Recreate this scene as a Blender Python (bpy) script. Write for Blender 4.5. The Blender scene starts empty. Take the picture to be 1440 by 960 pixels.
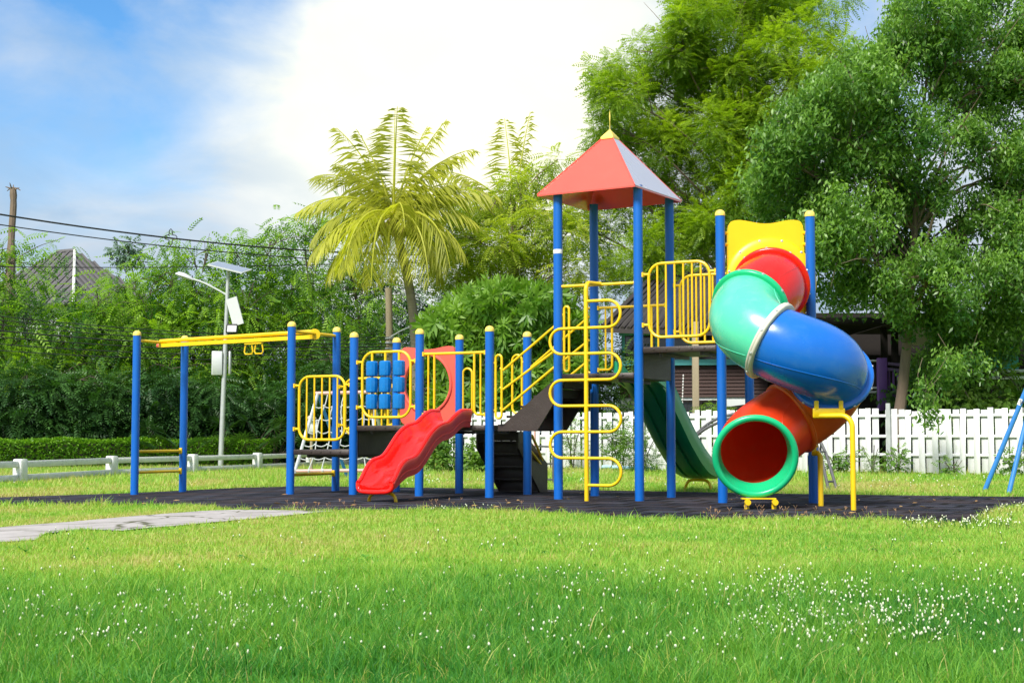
import bpy, math, random
import numpy as np
from mathutils import Vector, Matrix

random.seed(7)
RNG = np.random.default_rng(11)
sc = bpy.context.scene
COL = sc.collection
PI = math.pi

# ------------------------------------------------------------------ camera model
F, CX, CY, HZ, CH = 2000.0, 720.0, 480.0, 613.0, 0.78
PITCH = math.atan((HZ - CY) / F)
cp, sp = math.cos(PITCH), math.sin(PITCH)


def P(px, py, Y):
    a = (px - CX) / F
    b = (CY - py) / F
    k = Y / (cp - b * sp)
    return Vector((a * k, Y, CH + k * (sp + b * cp)))


def sstep(t):
    t = np.clip(t, 0, 1)
    return t * t * (3 - 2 * t)


def gz(x, y):
    """height of the ground"""
    z = -0.07 * sstep((-x - 2.0) / 3.4)
    z = z + 0.11 * np.exp(-(((x - 4.95) / 0.75) ** 2 + ((y - 13.1) / 0.9) ** 2))
    return z


def G(px, py):
    """point of the ground seen at a pixel"""
    z = 0.0
    p = None
    for _ in range(6):
        Y = 20.0
        a = (px - CX) / F
        b = (CY - py) / F
        t = (z - CH) / (sp + b * cp)
        p = Vector((a * t, t * (cp - b * sp), z))
        z = float(gz(p.x, p.y))
    p.z = z
    return p


def project(x, y, z):
    """arrays of world points to pixels"""
    d = y * cp + (z - CH) * sp
    h = -y * sp + (z - CH) * cp
    return CX + F * x / d, CY - F * h / d


# ------------------------------------------------------------------ materials
def new_mat(name):
    m = bpy.data.materials.new(name)
    m.use_nodes = True
    return m, m.node_tree.nodes, m.node_tree.links, m.node_tree.nodes['Principled BSDF']


def paint(name, col, rough=0.4, metal=0.0, coat=0.0, var=0.12, scale=6.0, bump=0.0, bscale=60.0, coat_rough=0.1,
          spec=0.5, dirt=0.0, dirt_col=(0.12, 0.10, 0.08), stretch=(1, 1, 1)):
    m, n, l, b = new_mat(name)
    tc = n.new('ShaderNodeTexCoord')
    mp = n.new('ShaderNodeMapping')
    mp.inputs['Scale'].default_value = stretch
    l.new(tc.outputs['Object'], mp.inputs['Vector'])
    no = n.new('ShaderNodeTexNoise')
    no.inputs['Scale'].default_value = scale
    no.inputs['Detail'].default_value = 6
    l.new(mp.outputs[0], no.inputs['Vector'])
    mx = n.new('ShaderNodeMix')
    mx.data_type = 'RGBA'
    c = Vector(col)
    mx.inputs[6].default_value = (*(c * (1 - var)), 1)
    mx.inputs[7].default_value = (*[min(1, v) for v in c * (1 + var)], 1)
    l.new(no.outputs['Fac'], mx.inputs[0])
    out = mx.outputs[2]
    if dirt > 0:
        n2 = n.new('ShaderNodeTexNoise')
        n2.inputs['Scale'].default_value = scale * 2.3
        n2.inputs['Detail'].default_value = 8
        n2.inputs['Roughness'].default_value = 0.7
        l.new(mp.outputs[0], n2.inputs['Vector'])
        r = n.new('ShaderNodeMapRange')
        r.inputs[1].default_value = 0.5
        r.inputs[2].default_value = 0.75
        r.inputs[3].default_value = 0
        r.inputs[4].default_value = dirt
        l.new(n2.outputs['Fac'], r.inputs[0])
        m2 = n.new('ShaderNodeMix')
        m2.data_type = 'RGBA'
        m2.inputs[7].default_value = (*dirt_col, 1)
        l.new(r.outputs[0], m2.inputs[0])
        l.new(out, m2.inputs[6])
        out = m2.outputs[2]
    l.new(out, b.inputs['Base Color'])
    rr = n.new('ShaderNodeMapRange')
    rr.inputs[3].default_value = max(0.02, rough - 0.08)
    rr.inputs[4].default_value = rough + 0.1
    l.new(no.outputs['Fac'], rr.inputs[0])
    l.new(rr.outputs[0], b.inputs['Roughness'])
    b.inputs['Metallic'].default_value = metal
    b.inputs['Specular IOR Level'].default_value = spec
    b.inputs['Coat Weight'].default_value = coat
    b.inputs['Coat Roughness'].default_value = coat_rough
    if bump > 0:
        n3 = n.new('ShaderNodeTexNoise')
        n3.inputs['Scale'].default_value = bscale
        n3.inputs['Detail'].default_value = 4
        l.new(mp.outputs[0], n3.inputs['Vector'])
        bp = n.new('ShaderNodeBump')
        bp.inputs['Strength'].default_value = bump
        bp.inputs['Distance'].default_value = 0.02
        l.new(n3.outputs['Fac'], bp.inputs['Height'])
        l.new(bp.outputs[0], b.inputs['Normal'])
    return m


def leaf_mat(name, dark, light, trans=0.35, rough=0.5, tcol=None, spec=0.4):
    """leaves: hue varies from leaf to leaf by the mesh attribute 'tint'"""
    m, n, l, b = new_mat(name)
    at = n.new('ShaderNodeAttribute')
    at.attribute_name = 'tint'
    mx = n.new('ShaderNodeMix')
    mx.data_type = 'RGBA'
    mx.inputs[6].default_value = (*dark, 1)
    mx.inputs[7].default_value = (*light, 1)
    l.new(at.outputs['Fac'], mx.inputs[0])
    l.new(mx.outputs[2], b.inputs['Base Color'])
    b.inputs['Roughness'].default_value = rough
    b.inputs['Specular IOR Level'].default_value = spec
    tr = n.new('ShaderNodeBsdfTranslucent')
    hs = n.new('ShaderNodeMix')
    hs.data_type = 'RGBA'
    hs.blend_type = 'MULTIPLY'
    hs.inputs[0].default_value = 1
    t = tcol or (1.5, 1.6, 0.6)
    hs.inputs[7].default_value = (*t, 1)
    l.new(mx.outputs[2], hs.inputs[6])
    l.new(hs.outputs[2], tr.inputs['Color'])
    ms = n.new('ShaderNodeMixShader')
    ms.inputs[0].default_value = trans
    l.new(b.outputs[0], ms.inputs[1])
    l.new(tr.outputs[0], ms.inputs[2])
    l.new(ms.outputs[0], n['Material Output'].inputs['Surface'])
    return m


def shell(m, amount, boost=1.3):
    """thin rotomoulded plastic lets some light through"""
    n, l = m.node_tree.nodes, m.node_tree.links
    b = n['Principled BSDF']
    t = n.new('ShaderNodeBsdfTranslucent')
    k = n.new('ShaderNodeMix')
    k.data_type = 'RGBA'
    k.blend_type = 'MULTIPLY'
    k.inputs[0].default_value = 1
    k.inputs[7].default_value = (boost, boost, boost, 1)
    l.new(b.inputs['Base Color'].links[0].from_socket, k.inputs[6])
    l.new(k.outputs[2], t.inputs['Color'])
    s = n.new('ShaderNodeMixShader')
    s.inputs[0].default_value = amount
    l.new(b.outputs[0], s.inputs[1])
    l.new(t.outputs[0], s.inputs[2])
    l.new(s.outputs[0], n['Material Output'].inputs['Surface'])
    return m


M = {}
M['blue'] = paint('blue_post_paint', (0.0, 0.115, 0.50), 0.40, var=0.12, scale=3, dirt=0.22, dirt_col=(0.05, 0.17, 0.36), stretch=(1, 1, .35))
M['yellow'] = paint('yellow_paint', (0.82, 0.53, 0.003), 0.4, var=0.06, dirt=0.10, dirt_col=(0.55, 0.42, 0.1))
M['cap'] = paint('yellow_cap_plastic', (0.82, 0.62, 0.12), 0.5, var=0.06)
M['brown'] = paint('brown_deck_coating', (0.040, 0.028, 0.024), 0.5, var=0.25, scale=5, dirt=0.3, dirt_col=(0.085, 0.068, 0.060), bump=.2)
M['red'] = paint('red_plastic', (0.82, 0.012, 0.006), 0.25, coat=.4, coat_rough=.15, var=0.07, scale=3, spec=.5, dirt=.07, dirt_col=(.75, .18, .14))
M['orange'] = paint('orange_plastic', (0.82, 0.155, 0.008), 0.32, var=0.10, scale=3, dirt=.16, dirt_col=(.72, .26, .14))
M['redorange'] = paint('red_orange_plastic', (0.82, 0.062, 0.012), 0.32, var=0.10, scale=3, dirt=.16, dirt_col=(.72, .22, .14))
for k_ in ('red', 'orange', 'redorange'):
    shell(M[k_], .30)
M['roof_glare'] = paint('glare_lilac_roof_plastic', (0.40, 0.40, 0.50), 0.25, var=0.05, scale=2, coat=.6, coat_rough=.2)  # lilac-grey stands for sky glare on the red roof
M['slide_red'] = paint('slide_red_plastic', (0.84, 0.008, 0.004), 0.2, var=0.06, scale=3, coat=.5, coat_rough=.12)
M['faded_red'] = paint('sun_faded_red_plastic', (0.66, 0.062, 0.048), 0.4, var=0.08, scale=4, dirt=.15, dirt_col=(.5, .14, .12))
M['salmon'] = paint('faded_red_plastic', (0.78, 0.11, 0.075), 0.45, var=0.08, scale=3)
M['green'] = paint('green_plastic', (0.006, 0.46, 0.19), 0.30, var=0.07, scale=3, dirt=.06, dirt_col=(.3, .55, .4))
M['pale_green'] = paint('sun_bleached_green_plastic', (0.075, 0.58, 0.36), 0.27, coat=.8, coat_rough=.25, var=0.10, scale=2.5, dirt=.28, dirt_col=(.30, .68, .50))
M['dark_green'] = paint('dark_green_plastic', (0.004, 0.26, 0.12), 0.35, var=0.1, scale=3)
M['tube_blue'] = paint('blue_plastic', (0.0, 0.125, 0.55), 0.24, coat=.5, coat_rough=.2, var=0.10, scale=3, dirt=.16, dirt_col=(.10, .26, .55))
M['drum'] = paint('blue_drum_plastic', (0.0, 0.16, 0.50), 0.2, var=0.1, scale=9, dirt=.2, dirt_col=(.12, .38, .72))
M['panel_yellow'] = paint('yellow_plastic', (0.82, 0.55, 0.002), 0.4, var=0.05)
M['joint'] = paint('weathered_white_joint', (0.55, 0.53, 0.46), 0.55, var=0.12)
M['roof'] = paint('red_roof_plastic', (0.80, 0.060, 0.020), 0.35, var=0.07, scale=2, dirt=.10, dirt_col=(.55, .16, .10), coat=1.0, coat_rough=0.22)
M['roof'].node_tree.nodes['Principled BSDF'].inputs['Coat IOR'].default_value = 2.0
M['steel'] = paint('galvanised_steel', (0.50, 0.52, 0.53), 0.45, metal=0.4, var=0.15, scale=10)
M['white_metal'] = paint('white_lamp_metal', (0.58, 0.60, 0.62), 0.4, var=0.06)
M['solar'] = paint('solar_cell', (0.22, 0.26, 0.33), 0.25, var=0.1)
M['dark_metal'] = paint('dark_grey_pipe', (0.085, 0.085, 0.09), 0.5, var=0.2)
M['black'] = paint('black_cable', (0.012, 0.012, 0.013), 0.6, var=0.1)
M['white_wood'] = paint('white_picket_paint', (0.66, 0.67, 0.69), 0.6, var=0.08, scale=7, dirt=0.5, dirt_col=(0.42, 0.42, 0.37), stretch=(1, 1, .3))
M['white_concrete'] = paint('weathered_white_concrete', (0.66, 0.67, 0.66), 0.8, var=0.14, scale=5, dirt=0.45, dirt_col=(0.30, 0.29, 0.27), bump=.3)
M['rope'] = paint('white_rope', (0.46, 0.48, 0.49), 0.8, var=0.08)
M['pink_bar'] = paint('faded_pink_pipe', (0.62, 0.36, 0.33), 0.5, var=0.12)
M['pale_blue'] = paint('pale_blue_pipe', (0.36, 0.58, 0.72), 0.5, var=0.2, scale=14)
M['swing_blue'] = paint('swing_blue_paint', (0.03, 0.20, 0.56), 0.4, var=0.1, dirt=.2, dirt_col=(.2, .35, .55))
M['bark'] = paint('grey_brown_bark', (0.17, 0.125, 0.09), 0.9, var=0.4, scale=9, bump=.8, bscale=20, stretch=(1, 1, .25))
M['dark_bark'] = paint('dark_bark', (0.085, 0.066, 0.050), 0.9, var=0.4, scale=9, bump=.8, bscale=20, stretch=(1, 1, .25))
M['palm_bark'] = paint('ringed_palm_bark', (0.26, 0.22, 0.18), 0.9, var=0.3, scale=7, bump=.6, bscale=12, stretch=(.3, .3, 3))
M['plank'] = paint('brown_plank', (0.042, 0.019, 0.016), 0.75, var=0.25, scale=4, stretch=(.3, .3, 4))
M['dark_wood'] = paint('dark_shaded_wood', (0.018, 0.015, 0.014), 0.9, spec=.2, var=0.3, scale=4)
M['render'] = paint('pale_rendered_wall', (0.62, 0.66, 0.66), 0.8, var=0.1, scale=3, dirt=.2, dirt_col=(.4, .42, .4))
M['teal'] = paint('teal_frame_paint', (0.10, 0.42, 0.46), 0.5, var=0.12)
M['teal_sheet'] = paint('teal_sheet', (0.02, 0.26, 0.23), 0.6, var=0.3, scale=5)
M['glass'] = paint('dark_window_glass', (0.02, 0.022, 0.025), 0.08, var=0.1, spec=.8)
M['purple'] = paint('purple_paint', (0.17, 0.065, 0.30), 0.5, var=0.15)
M['post_wood'] = paint('weathered_post_wood', (0.33, 0.27, 0.18), 0.8, var=0.2, scale=6, stretch=(1, 1, .2))
M['tile'] = paint('grey_roof_tile', (0.100, 0.096, 0.100), 0.8, var=0.35, scale=6, dirt=.35, dirt_col=(.10, .09, .085))
M['dark_tile'] = paint('dark_roof_tile', (0.038, 0.032, 0.031), 0.8, var=0.35, scale=6)
M['ridge'] = paint('white_ridge_mortar', (0.62, 0.61, 0.60), 0.8, var=0.2, scale=9)
M['beige'] = paint('beige_board', (0.50, 0.42, 0.30), 0.7, var=0.1)
M['flower'] = paint('white_flower_head', (0.64, 0.67, 0.50), 0.8, var=0.08)
M['sticker'] = paint('white_sticker', (0.80, 0.81, 0.82), 0.5, var=0.04)
M['ink'] = paint('dark_ink', (0.03, 0.04, 0.10), 0.6, var=0.05)
M['seed'] = paint('dry_brown_seed_head', (0.30, 0.17, 0.10), 0.9, var=0.2)
M['coconut'] = paint('coconut_husk', (0.36, 0.26, 0.06), 0.7, var=0.25, scale=8)
M['asphalt'] = paint('grey_asphalt', (0.16, 0.155, 0.15), 0.9, var=0.2, scale=1.5, dirt=.4, dirt_col=(.25, .2, .15))


# ------------------------------------------------------------------ mesh builder
class MB:
    def __init__(self):
        self.v = []
        self.f = []

    def add(self, vs, fs):
        o = len(self.v)
        self.v += [tuple(p) for p in vs]
        self.f += [tuple(i + o for i in f) for f in fs]
        return self

    def hexa(self, p8):
        """eight corners: bottom four counter-clockwise, then top four"""
        return self.add(p8, [(3, 2, 1, 0), (4, 5, 6, 7), (0, 1, 5, 4), (1, 2, 6, 5), (2, 3, 7, 6), (3, 0, 4, 7)])

    def box(self, c, size, X=Vector((1, 0, 0)), Y=None, Z=Vector((0, 0, 1))):
        c = Vector(c)
        X = Vector(X).normalized()
        Z = Vector(Z).normalized()
        Y = Z.cross(X).normalized() if Y is None else Vector(Y).normalized()
        x, y, z = X * size[0] / 2, Y * size[1] / 2, Z * size[2] / 2
        return self.hexa([c - x - y - z, c + x - y - z, c + x + y - z, c - x + y - z,
                          c - x - y + z, c + x - y + z, c + x + y + z, c - x + y + z])

    def bbox(self, c, size, bev, X=Vector((1, 0, 0)), Z=Vector((0, 0, 1))):
        """box with all vertical-section edges chamfered (profile in local XZ, extruded along Y with chamfered ends)"""
        c = Vector(c)
        X = Vector(X).normalized()
        Z = Vector(Z).normalized()
        Y = Z.cross(X).normalized()
        hx, hy, hz = size[0] / 2, size[1] / 2, size[2] / 2

        def ring(y, s):
            a, d = hx - s, hz - s
            b = bev
            pts = [(-a + b, -d), (a - b, -d), (a, -d + b), (a, d - b), (a - b, d), (-a + b, d), (-a, d - b), (-a, -d + b)]
            return [c + X * p[0] + Z * p[1] + Y * y for p in pts]
        rs = [ring(-hy, bev), ring(-hy + bev, 0), ring(hy - bev, 0), ring(hy, bev)]
        vs = [p for r in rs for p in r]
        fs = []
        for k in range(3):
            for i in range(8):
                j = (i + 1) % 8
                fs.append((k * 8 + i, k * 8 + j, (k + 1) * 8 + j, (k + 1) * 8 + i))
        fs.append(tuple(range(7, -1, -1)))
        fs.append(tuple(range(24, 32)))
        return self.add(vs, fs)

    def tube(self, pts, r, n=10, closed=False, caps=True):
        pts = [Vector(p) for p in pts]
        m = len(pts)
        rad = r if isinstance(r, (list, tuple)) else [r] * m
        tg = []
        for i in range(m):
            if closed:
                t = pts[(i + 1) % m] - pts[i - 1]
            else:
                t = pts[min(i + 1, m - 1)] - pts[max(i - 1, 0)]
            tg.append(t.normalized())
        ref = Vector((0, 0, 1)) if abs(tg[0].z) < 0.9 else Vector((1, 0, 0))
        nrm = (ref - tg[0] * ref.dot(tg[0])).normalized()
        rings = []
        for i in range(m):
            nrm = (nrm - tg[i] * nrm.dot(tg[i])).normalized()
            bn = tg[i].cross(nrm)
            rings.append([pts[i] + (nrm * math.cos(2 * PI * k / n) + bn * math.sin(2 * PI * k / n)) * rad[i] for k in range(n)])
        vs = [p for q in rings for p in q]
        fs = []
        for i in range(m if closed else m - 1):
            i2 = (i + 1) % m
            for k in range(n):
                k2 = (k + 1) % n
                fs.append((i * n + k, i * n + k2, i2 * n + k2, i2 * n + k))
        if caps and not closed:
            fs.append(tuple(range(n - 1, -1, -1)))
            fs.append(tuple((m - 1) * n + k for k in range(n)))
        return self.add(vs, fs)

    def lathe(self, c, prof, n=20, Z=Vector((0, 0, 1)), X=None, caps=True):
        """profile of (radius, height) about an axis"""
        c = Vector(c)
        Z = Vector(Z).normalized()
        if X is None:
            X = Vector((1, 0, 0)) if abs(Z.x) < 0.9 else Vector((0, 1, 0))
        X = (X - Z * X.dot(Z)).normalized()
        Y = Z.cross(X)
        vs, fs = [], []
        for r, h in prof:
            for k in range(n):
                a = 2 * PI * k / n
                vs.append(c + Z * h + (X * math.cos(a) + Y * math.sin(a)) * max(r, 1e-4))
        for i in range(len(prof) - 1):
            for k in range(n):
                k2 = (k + 1) % n
                fs.append((i * n + k, i * n + k2, (i + 1) * n + k2, (i + 1) * n + k))
        if caps:
            fs.append(tuple(range(n - 1, -1, -1)))
            fs.append(tuple((len(prof) - 1) * n + k for k in range(n)))
        return self.add(vs, fs)

    def prism(self, poly, off):
        """polygon (3-D points) extruded by a vector"""
        n = len(poly)
        off = Vector(off)
        vs = [Vector(p) for p in poly] + [Vector(p) + off for p in poly]
        fs = [tuple(range(n - 1, -1, -1)), tuple(range(n, 2 * n))]
        for i in range(n):
            j = (i + 1) % n
            fs.append((i, j, n + j, n + i))
        return self.add(vs, fs)

    def build(self, name, mat, parent=None, sharp=38, fix=True):
        me = bpy.data.meshes.new(name)
        o = bpy.data.objects.new(name, me)
        COL.objects.link(o)
        base = Vector((0, 0, 0))
        if parent is not None:
            o.parent = parent
            r = parent
            while r.parent is not None:
                r = r.parent
            base = r.location
        me.from_pydata([(p[0] - base.x, p[1] - base.y, p[2] - base.z) for p in self.v], [], self.f)
        if fix:
            import bmesh
            bm = bmesh.new()
            bm.from_mesh(me)
            bmesh.ops.recalc_face_normals(bm, faces=bm.faces)
            bm.to_mesh(me)
            bm.free()
        me.materials.append(mat)
        me.polygons.foreach_set('use_smooth', [True] * len(me.polygons))
        me.set_sharp_from_angle(angle=math.radians(sharp))
        me.update()
        return o


def np_obj(name, V, Fq, mat, parent=None, tint=None, smooth=False):
    """one mesh object from arrays of vertices and same-sized faces"""
    me = bpy.data.meshes.new(name)
    o = bpy.data.objects.new(name, me)
    COL.objects.link(o)
    V = np.asarray(V, dtype=np.float32)
    if parent is not None:
        o.parent = parent
        r = parent
        while r.parent is not None:
            r = r.parent
        V = V - np.array(r.location, dtype=np.float32)
    Fq = np.asarray(Fq, dtype=np.int32)
    k = Fq.shape[1]
    me.vertices.add(len(V))
    me.vertices.foreach_set('co', V.ravel())
    me.loops.add(Fq.size)
    me.loops.foreach_set('vertex_index', Fq.ravel())
    me.polygons.add(len(Fq))
    me.polygons.foreach_set('loop_start', np.arange(0, Fq.size, k, dtype=np.int32))
    if smooth:
        me.polygons.foreach_set('use_smooth', np.ones(len(Fq), dtype=bool))
    if tint is not None:
        at = me.attributes.new('tint', 'FLOAT', 'POINT')
        at.data.foreach_set('value', np.asarray(tint, dtype=np.float32))
    me.materials.append(mat)
    me.update(calc_edges=True)
    return o


def tag(o, label=None, cat=None, group=None, kind=None):
    if label:
        o['label'] = label
    if cat:
        o['category'] = cat
    if group:
        o['group'] = group
    if kind:
        o['kind'] = kind
    return o


def thing(name, loc, label, cat, group=None):
    o = bpy.data.objects.new(name, None)
    o.empty_display_size = 0.2
    COL.objects.link(o)
    o.location = Vector(loc)
    return tag(o, label, cat, group)


def arc(c, r, a0, a1, X, Y, n=8):
    c, X, Y = Vector(c), Vector(X), Vector(Y)
    return [c + X * (r * math.cos(a0 + (a1 - a0) * i / n)) + Y * (r * math.sin(a0 + (a1 - a0) * i / n)) for i in range(n + 1)]


def smooth_path(pts, n=6):
    """Catmull-Rom through points"""
    pts = [Vector(p) for p in pts]
    q = [pts[0] * 2 - pts[1]] + pts + [pts[-1] * 2 - pts[-2]]
    out = []
    for i in range(1, len(q) - 2):
        for k in range(n):
            t = k / n
            a, b, c, d = q[i - 1], q[i], q[i + 1], q[i + 2]
            out.append(0.5 * ((2 * b) + (c - a) * t + (2 * a - 5 * b + 4 * c - d) * t * t + (3 * b - a - 3 * c + d) * t ** 3))
    out.append(pts[-1])
    return out

# ------------------------------------------------------------------ the play structure
TH = math.radians(27.0)
U = Vector((math.cos(TH), -math.sin(TH), 0))
V = Vector((math.sin(TH), math.cos(TH), 0))
UP = Vector((0, 0, 1))
A0 = Vector((0.57, 17.5, 0))
B1 = 1.06


def L(a, b, z):
    return A0 + U * a + V * b + UP * z


def row_a(px, b):
    k = (px - CX) / F
    return (k * (A0.y + b * V.y) - (A0.x + b * V.x)) / (U.x - k * U.y)


def zpx(px, py, b):
    q = L(row_a(px, b), b, 0)
    return P(px, py, q.y).z


S = thing('play_structure', (0, 18.5, 0), 'large climbing structure with blue posts, yellow rails, red roof and slides on dark rubber',
          'playground equipment')


def post(pt, ztop, cap=True, r=0.056):
    zb = float(gz(pt.x, pt.y)) - 0.02
    m = MB().lathe((pt.x, pt.y, 0), [(r, zb), (r, (zb + ztop) / 2), (r, ztop - (0.055 if cap else 0))], 20)
    o = m.build('post', M['blue'], S)
    if cap:
        c = MB()
        z0 = ztop - 0.055
        c.lathe((pt.x, pt.y, z0), [(r + .004, -.018), (r + .005, 0.004)] + [((r + .003) * math.cos(t), 0.006 + 0.05 * math.sin(t)) for t in np.linspace(0.1, 1.5, 7)], 20)
        c.build('post_cap', M['cap'], o)
    return o


posts = {}
for key, px, b, top in [('m1f', 191.5, 0, 464.7), ('m1b', 259, B1, 471.7), ('m2f', 409.5, 0, 451.8), ('m2b', 473, B1, 459.6),
                        ('d1f', 497.5, 0, 466.8), ('d1b', 557.5, B1, 474.4), ('d2f', 590, 0, 461.9), ('d2b', 646, B1, 470),
                        ('d3f', 688.5, 0, 458), ('d3b', 741.5, B1, 466), ('s1f', 1015, 0, 295)]:
    a = row_a(px, b)
    p = L(a, b, 0)
    posts[key] = (a, b, p)
    post(p, P(px, top, p.y).z)
for key, px, b in [('tA', 785, 0), ('tB', 836, B1), ('tC', 898.5, 0), ('tD', 943, B1)]:
    a = row_a(px, b)
    p = L(a, b, 0)
    posts[key] = (a, b, p)
    post(p, 3.80, cap=False)
pS2 = P(1141.5, 500, 16.50)
pS2.z = 0
posts['s2f'] = (None, None, pS2)
post(pS2, P(1138, 296, 16.50).z)
a = row_a(1054, B1)
posts['s1b'] = (a, B1, L(a, B1, 0))
post(posts['s1b'][2], 3.28)
# strip of white tape round one tower post
pa = posts['tA'][2]
zt = P(785, 354, pa.y).z
MB().lathe((pa.x, pa.y, zt), [(.0575, -.026), (.058, -.024), (.058, .024), (.0575, .026)], 20).build('tape_band', M['sticker'], S)


def pa_(k):
    return posts[k][0]


Z1, Z2, Z3, Z4 = 0.60, 0.92, 1.54, 1.84


def deck(a0, a1, z):
    m = MB()
    b0, b1 = -.02, B1 + .02
    m.bbox(L((a0 + a1) / 2, B1 / 2, z - .035), (a1 - a0 - .118, B1 + .04, .07), .008, U)
    # bolts along the front lip
    n = 5
    for i in range(n):
        aa = a0 + .12 + (a1 - a0 - .24) * (i + .5) / n
        m.lathe(L(aa, b0 - .001, z - .03), [(.012, 0), (.011, .006), (.004, .008)], 8, Z=-V)
    # joist below
    for f in (.25, .75):
        m.box(L(a0 + (a1 - a0) * f, B1 / 2, z - .09), (.04, B1 - .1, .036), U)
    return m.build('deck', M['brown'], S)


deck(pa_('m2f'), pa_('d1f'), Z1)
deck(pa_('d1f'), pa_('d2f'), Z2)
deck(pa_('d2f'), pa_('d3f'), Z2)
deck(pa_('tA'), pa_('tC'), Z3)
deck(pa_('tC'), pa_('s1f'), Z4)
tri = [posts['s1f'][2], pS2, posts['s1b'][2]]
cen = (tri[0] + tri[1] + tri[2]) / 3
MB().prism([cen + (p - cen) * .93 + UP * 1.95 for p in tri], UP * .07).build('deck', M['brown'], S)
# risers between levels
MB().bbox(L(pa_('d1f') + .02, B1 / 2, (Z1 + Z2) / 2 - .05), (.03, B1 - .13, Z2 - Z1 + .04), .006, U).build('riser_panel', M['brown'], S)
MB().bbox(L(pa_('tC') + .02, B1 / 2, (Z3 + Z4) / 2 - .05), (.03, B1 - .13, Z4 - Z3 + .04), .006, U).build('riser_panel', M['brown'], S)

# ---- rails
RF, RB = 0.0185, 0.0125


def rrect(a0, a1, b, z0, z1, r, n=6):
    pts = []
    for (ca, cz, s) in ((a1 - r, z0 + r, -PI / 2), (a1 - r, z1 - r, 0), (a0 + r, z1 - r, PI / 2), (a0 + r, z0 + r, PI)):
        for i in range(n + 1):
            t = s + PI / 2 * i / n
            pts.append(L(ca + r * math.cos(t), b, cz + r * math.sin(t)))
    return pts


def clamp(m, a, b, z, sgn):
    """little saddle holding a rail to a post at a"""
    m.lathe(L(a, b, z - .03), [(.0585, 0), (.062, .003), (.062, .057), (.0585, .06)], 16)


def guard(pl, pr, b, z0, z1, n, r=.16, gap=.085, hz=(.17, .86), rb=RB):
    """rounded guard rail frame between two posts, with balusters"""
    a0, a1 = pl + gap + .05, pr - gap - .05
    m = MB().tube(rrect(a0, a1, b, z0, z1, r), RF, 8, closed=True)
    for h in hz:
        z = z0 + (z1 - z0) * h
        m.tube([L(pl + .05, b, z), L(a0, b, z)], RF * .9, 8)
        m.tube([L(a1, b, z), L(pr - .05, b, z)], RF * .9, 8)
        m.box(L(pl + .062, b, z), (.02, .05, .055), U)
        m.box(L(pr - .062, b, z), (.02, .05, .055), U)
    o = m.build('guard_rail', M['yellow'], S)
    for i in range(n):
        aa = a0 + (a1 - a0) * (i + 1) / (n + 1)
        d = max(0, r - min(aa - a0, a1 - aa))
        e = r - math.sqrt(max(0, r * r - d * d))
        MB().tube([L(aa, b, z0 + e), L(aa, b, z1 - e)], rb, 8).build('baluster', M['yellow'], o)
    return o


guard(pa_('m2f'), pa_('d1f'), 0, zpx(455, 618, 0), zpx(455, 529, 0), 5)
guard(pa_('m2b'), pa_('d1b'), B1, zpx(512, 611, B1), zpx(512, 532, B1), 6)
guard(pa_('tC'), pa_('s1f'), 0, zpx(955, 473, 0), zpx(955, 369, 0), 6)
guard(pa_('tD'), pa_('s1b'), B1, zpx(1000, 481, B1), zpx(1000, 386, B1), 6)

# drum panel
pl, pr = pa_('d1f'), pa_('d2f')
zA, zB = zpx(543, 586.5, 0), zpx(543, 494.5, 0)
dp = guard(pl, pr, 0, zA, zB, 0, r=.17, hz=(.155, .85))
dp.name = 'drum_panel'
cols = [row_a(x, 0) for x in (523.2, 541.7, 561)]
rows = [zpx(543, y, 0) for y in (518, 541, 564.5)]
for ca in cols:
    MB().tube([L(ca, 0, zA), L(ca, 0, zB)], .017, 8).build('spindle', M['yellow'], dp)
for zc in rows:
    for ca in cols:
        w = .083
        MB().lathe(L(ca, 0, zc), [(.02, -.103), (w - .018, -.100), (w - .003, -.088), (w, -.07), (w, .07), (w - .003, .088), (w - .018, .10), (.02, .103)], 12
                   ).build('spinning_drum', M['drum'], dp, sharp=25)


def gate(kl, kr, b, zbar, zlow, offs, rb=RB):
    """top bar with a hoop of bars at each end, leaving a gap for the slide"""
    a0, a1 = pa_(kl), pa_(kr)
    m = MB()
    m.tube([L(a0 + .05, b, zbar), L(a1 - .05, b, zbar)], RF, 8)
    r = .06
    for s, aa in ((1, a0), (-1, a1)):
        i, j = offs
        pts = [L(aa + s * j, b, zbar)] + [L(aa + s * j, b, zlow + r)]
        pts += [L(aa + s * (j - r + r * math.cos(t)), b, zlow + r - r * math.sin(t)) for t in np.linspace(0, PI / 2, 6)]
        pts += [L(aa + s * .055, b, zlow)]
        m.tube(pts, RF * .85, 8)
        m.box(L(aa + s * .062, b, zlow), (.02, .05, .055), U)
        m.box(L(aa + s * .062, b, zbar), (.02, .05, .055), U)
    o = m.build('slide_gate', M['yellow'], S)
    for s, aa in ((1, a0), (-1, a1)):
        MB().tube([L(aa + s * offs[0], b, zbar), L(aa + s * offs[0], b, zlow)], rb, 8).build('baluster', M['yellow'], o)
    return o


gate('d2f', 'd3f', 0, zpx(640, 496.5, 0), zpx(640, 583, 0), (.13, .22))
gate('tB', 'tD', B1, zpx(890, 431, B1), zpx(890, 519, B1), (.16, .25))


def hoop(a0, a1, b, z0, z1, towards):
    """narrow closed loop rail bolted to a post"""
    r = abs(a1 - a0) / 2
    lo, hi = min(a0, a1), max(a0, a1)
    m = MB().tube(rrect(lo, hi, b, z0, z1, r), RF * .85, 8, closed=True)
    for z in (z0 + .1, z1 - .1):
        ia = lo if towards < lo else hi
        m.tube([L(ia, b, z), L(towards, b, z)], RF * .8, 8)
    return m.build('hand_loop', M['yellow'], S)


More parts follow.
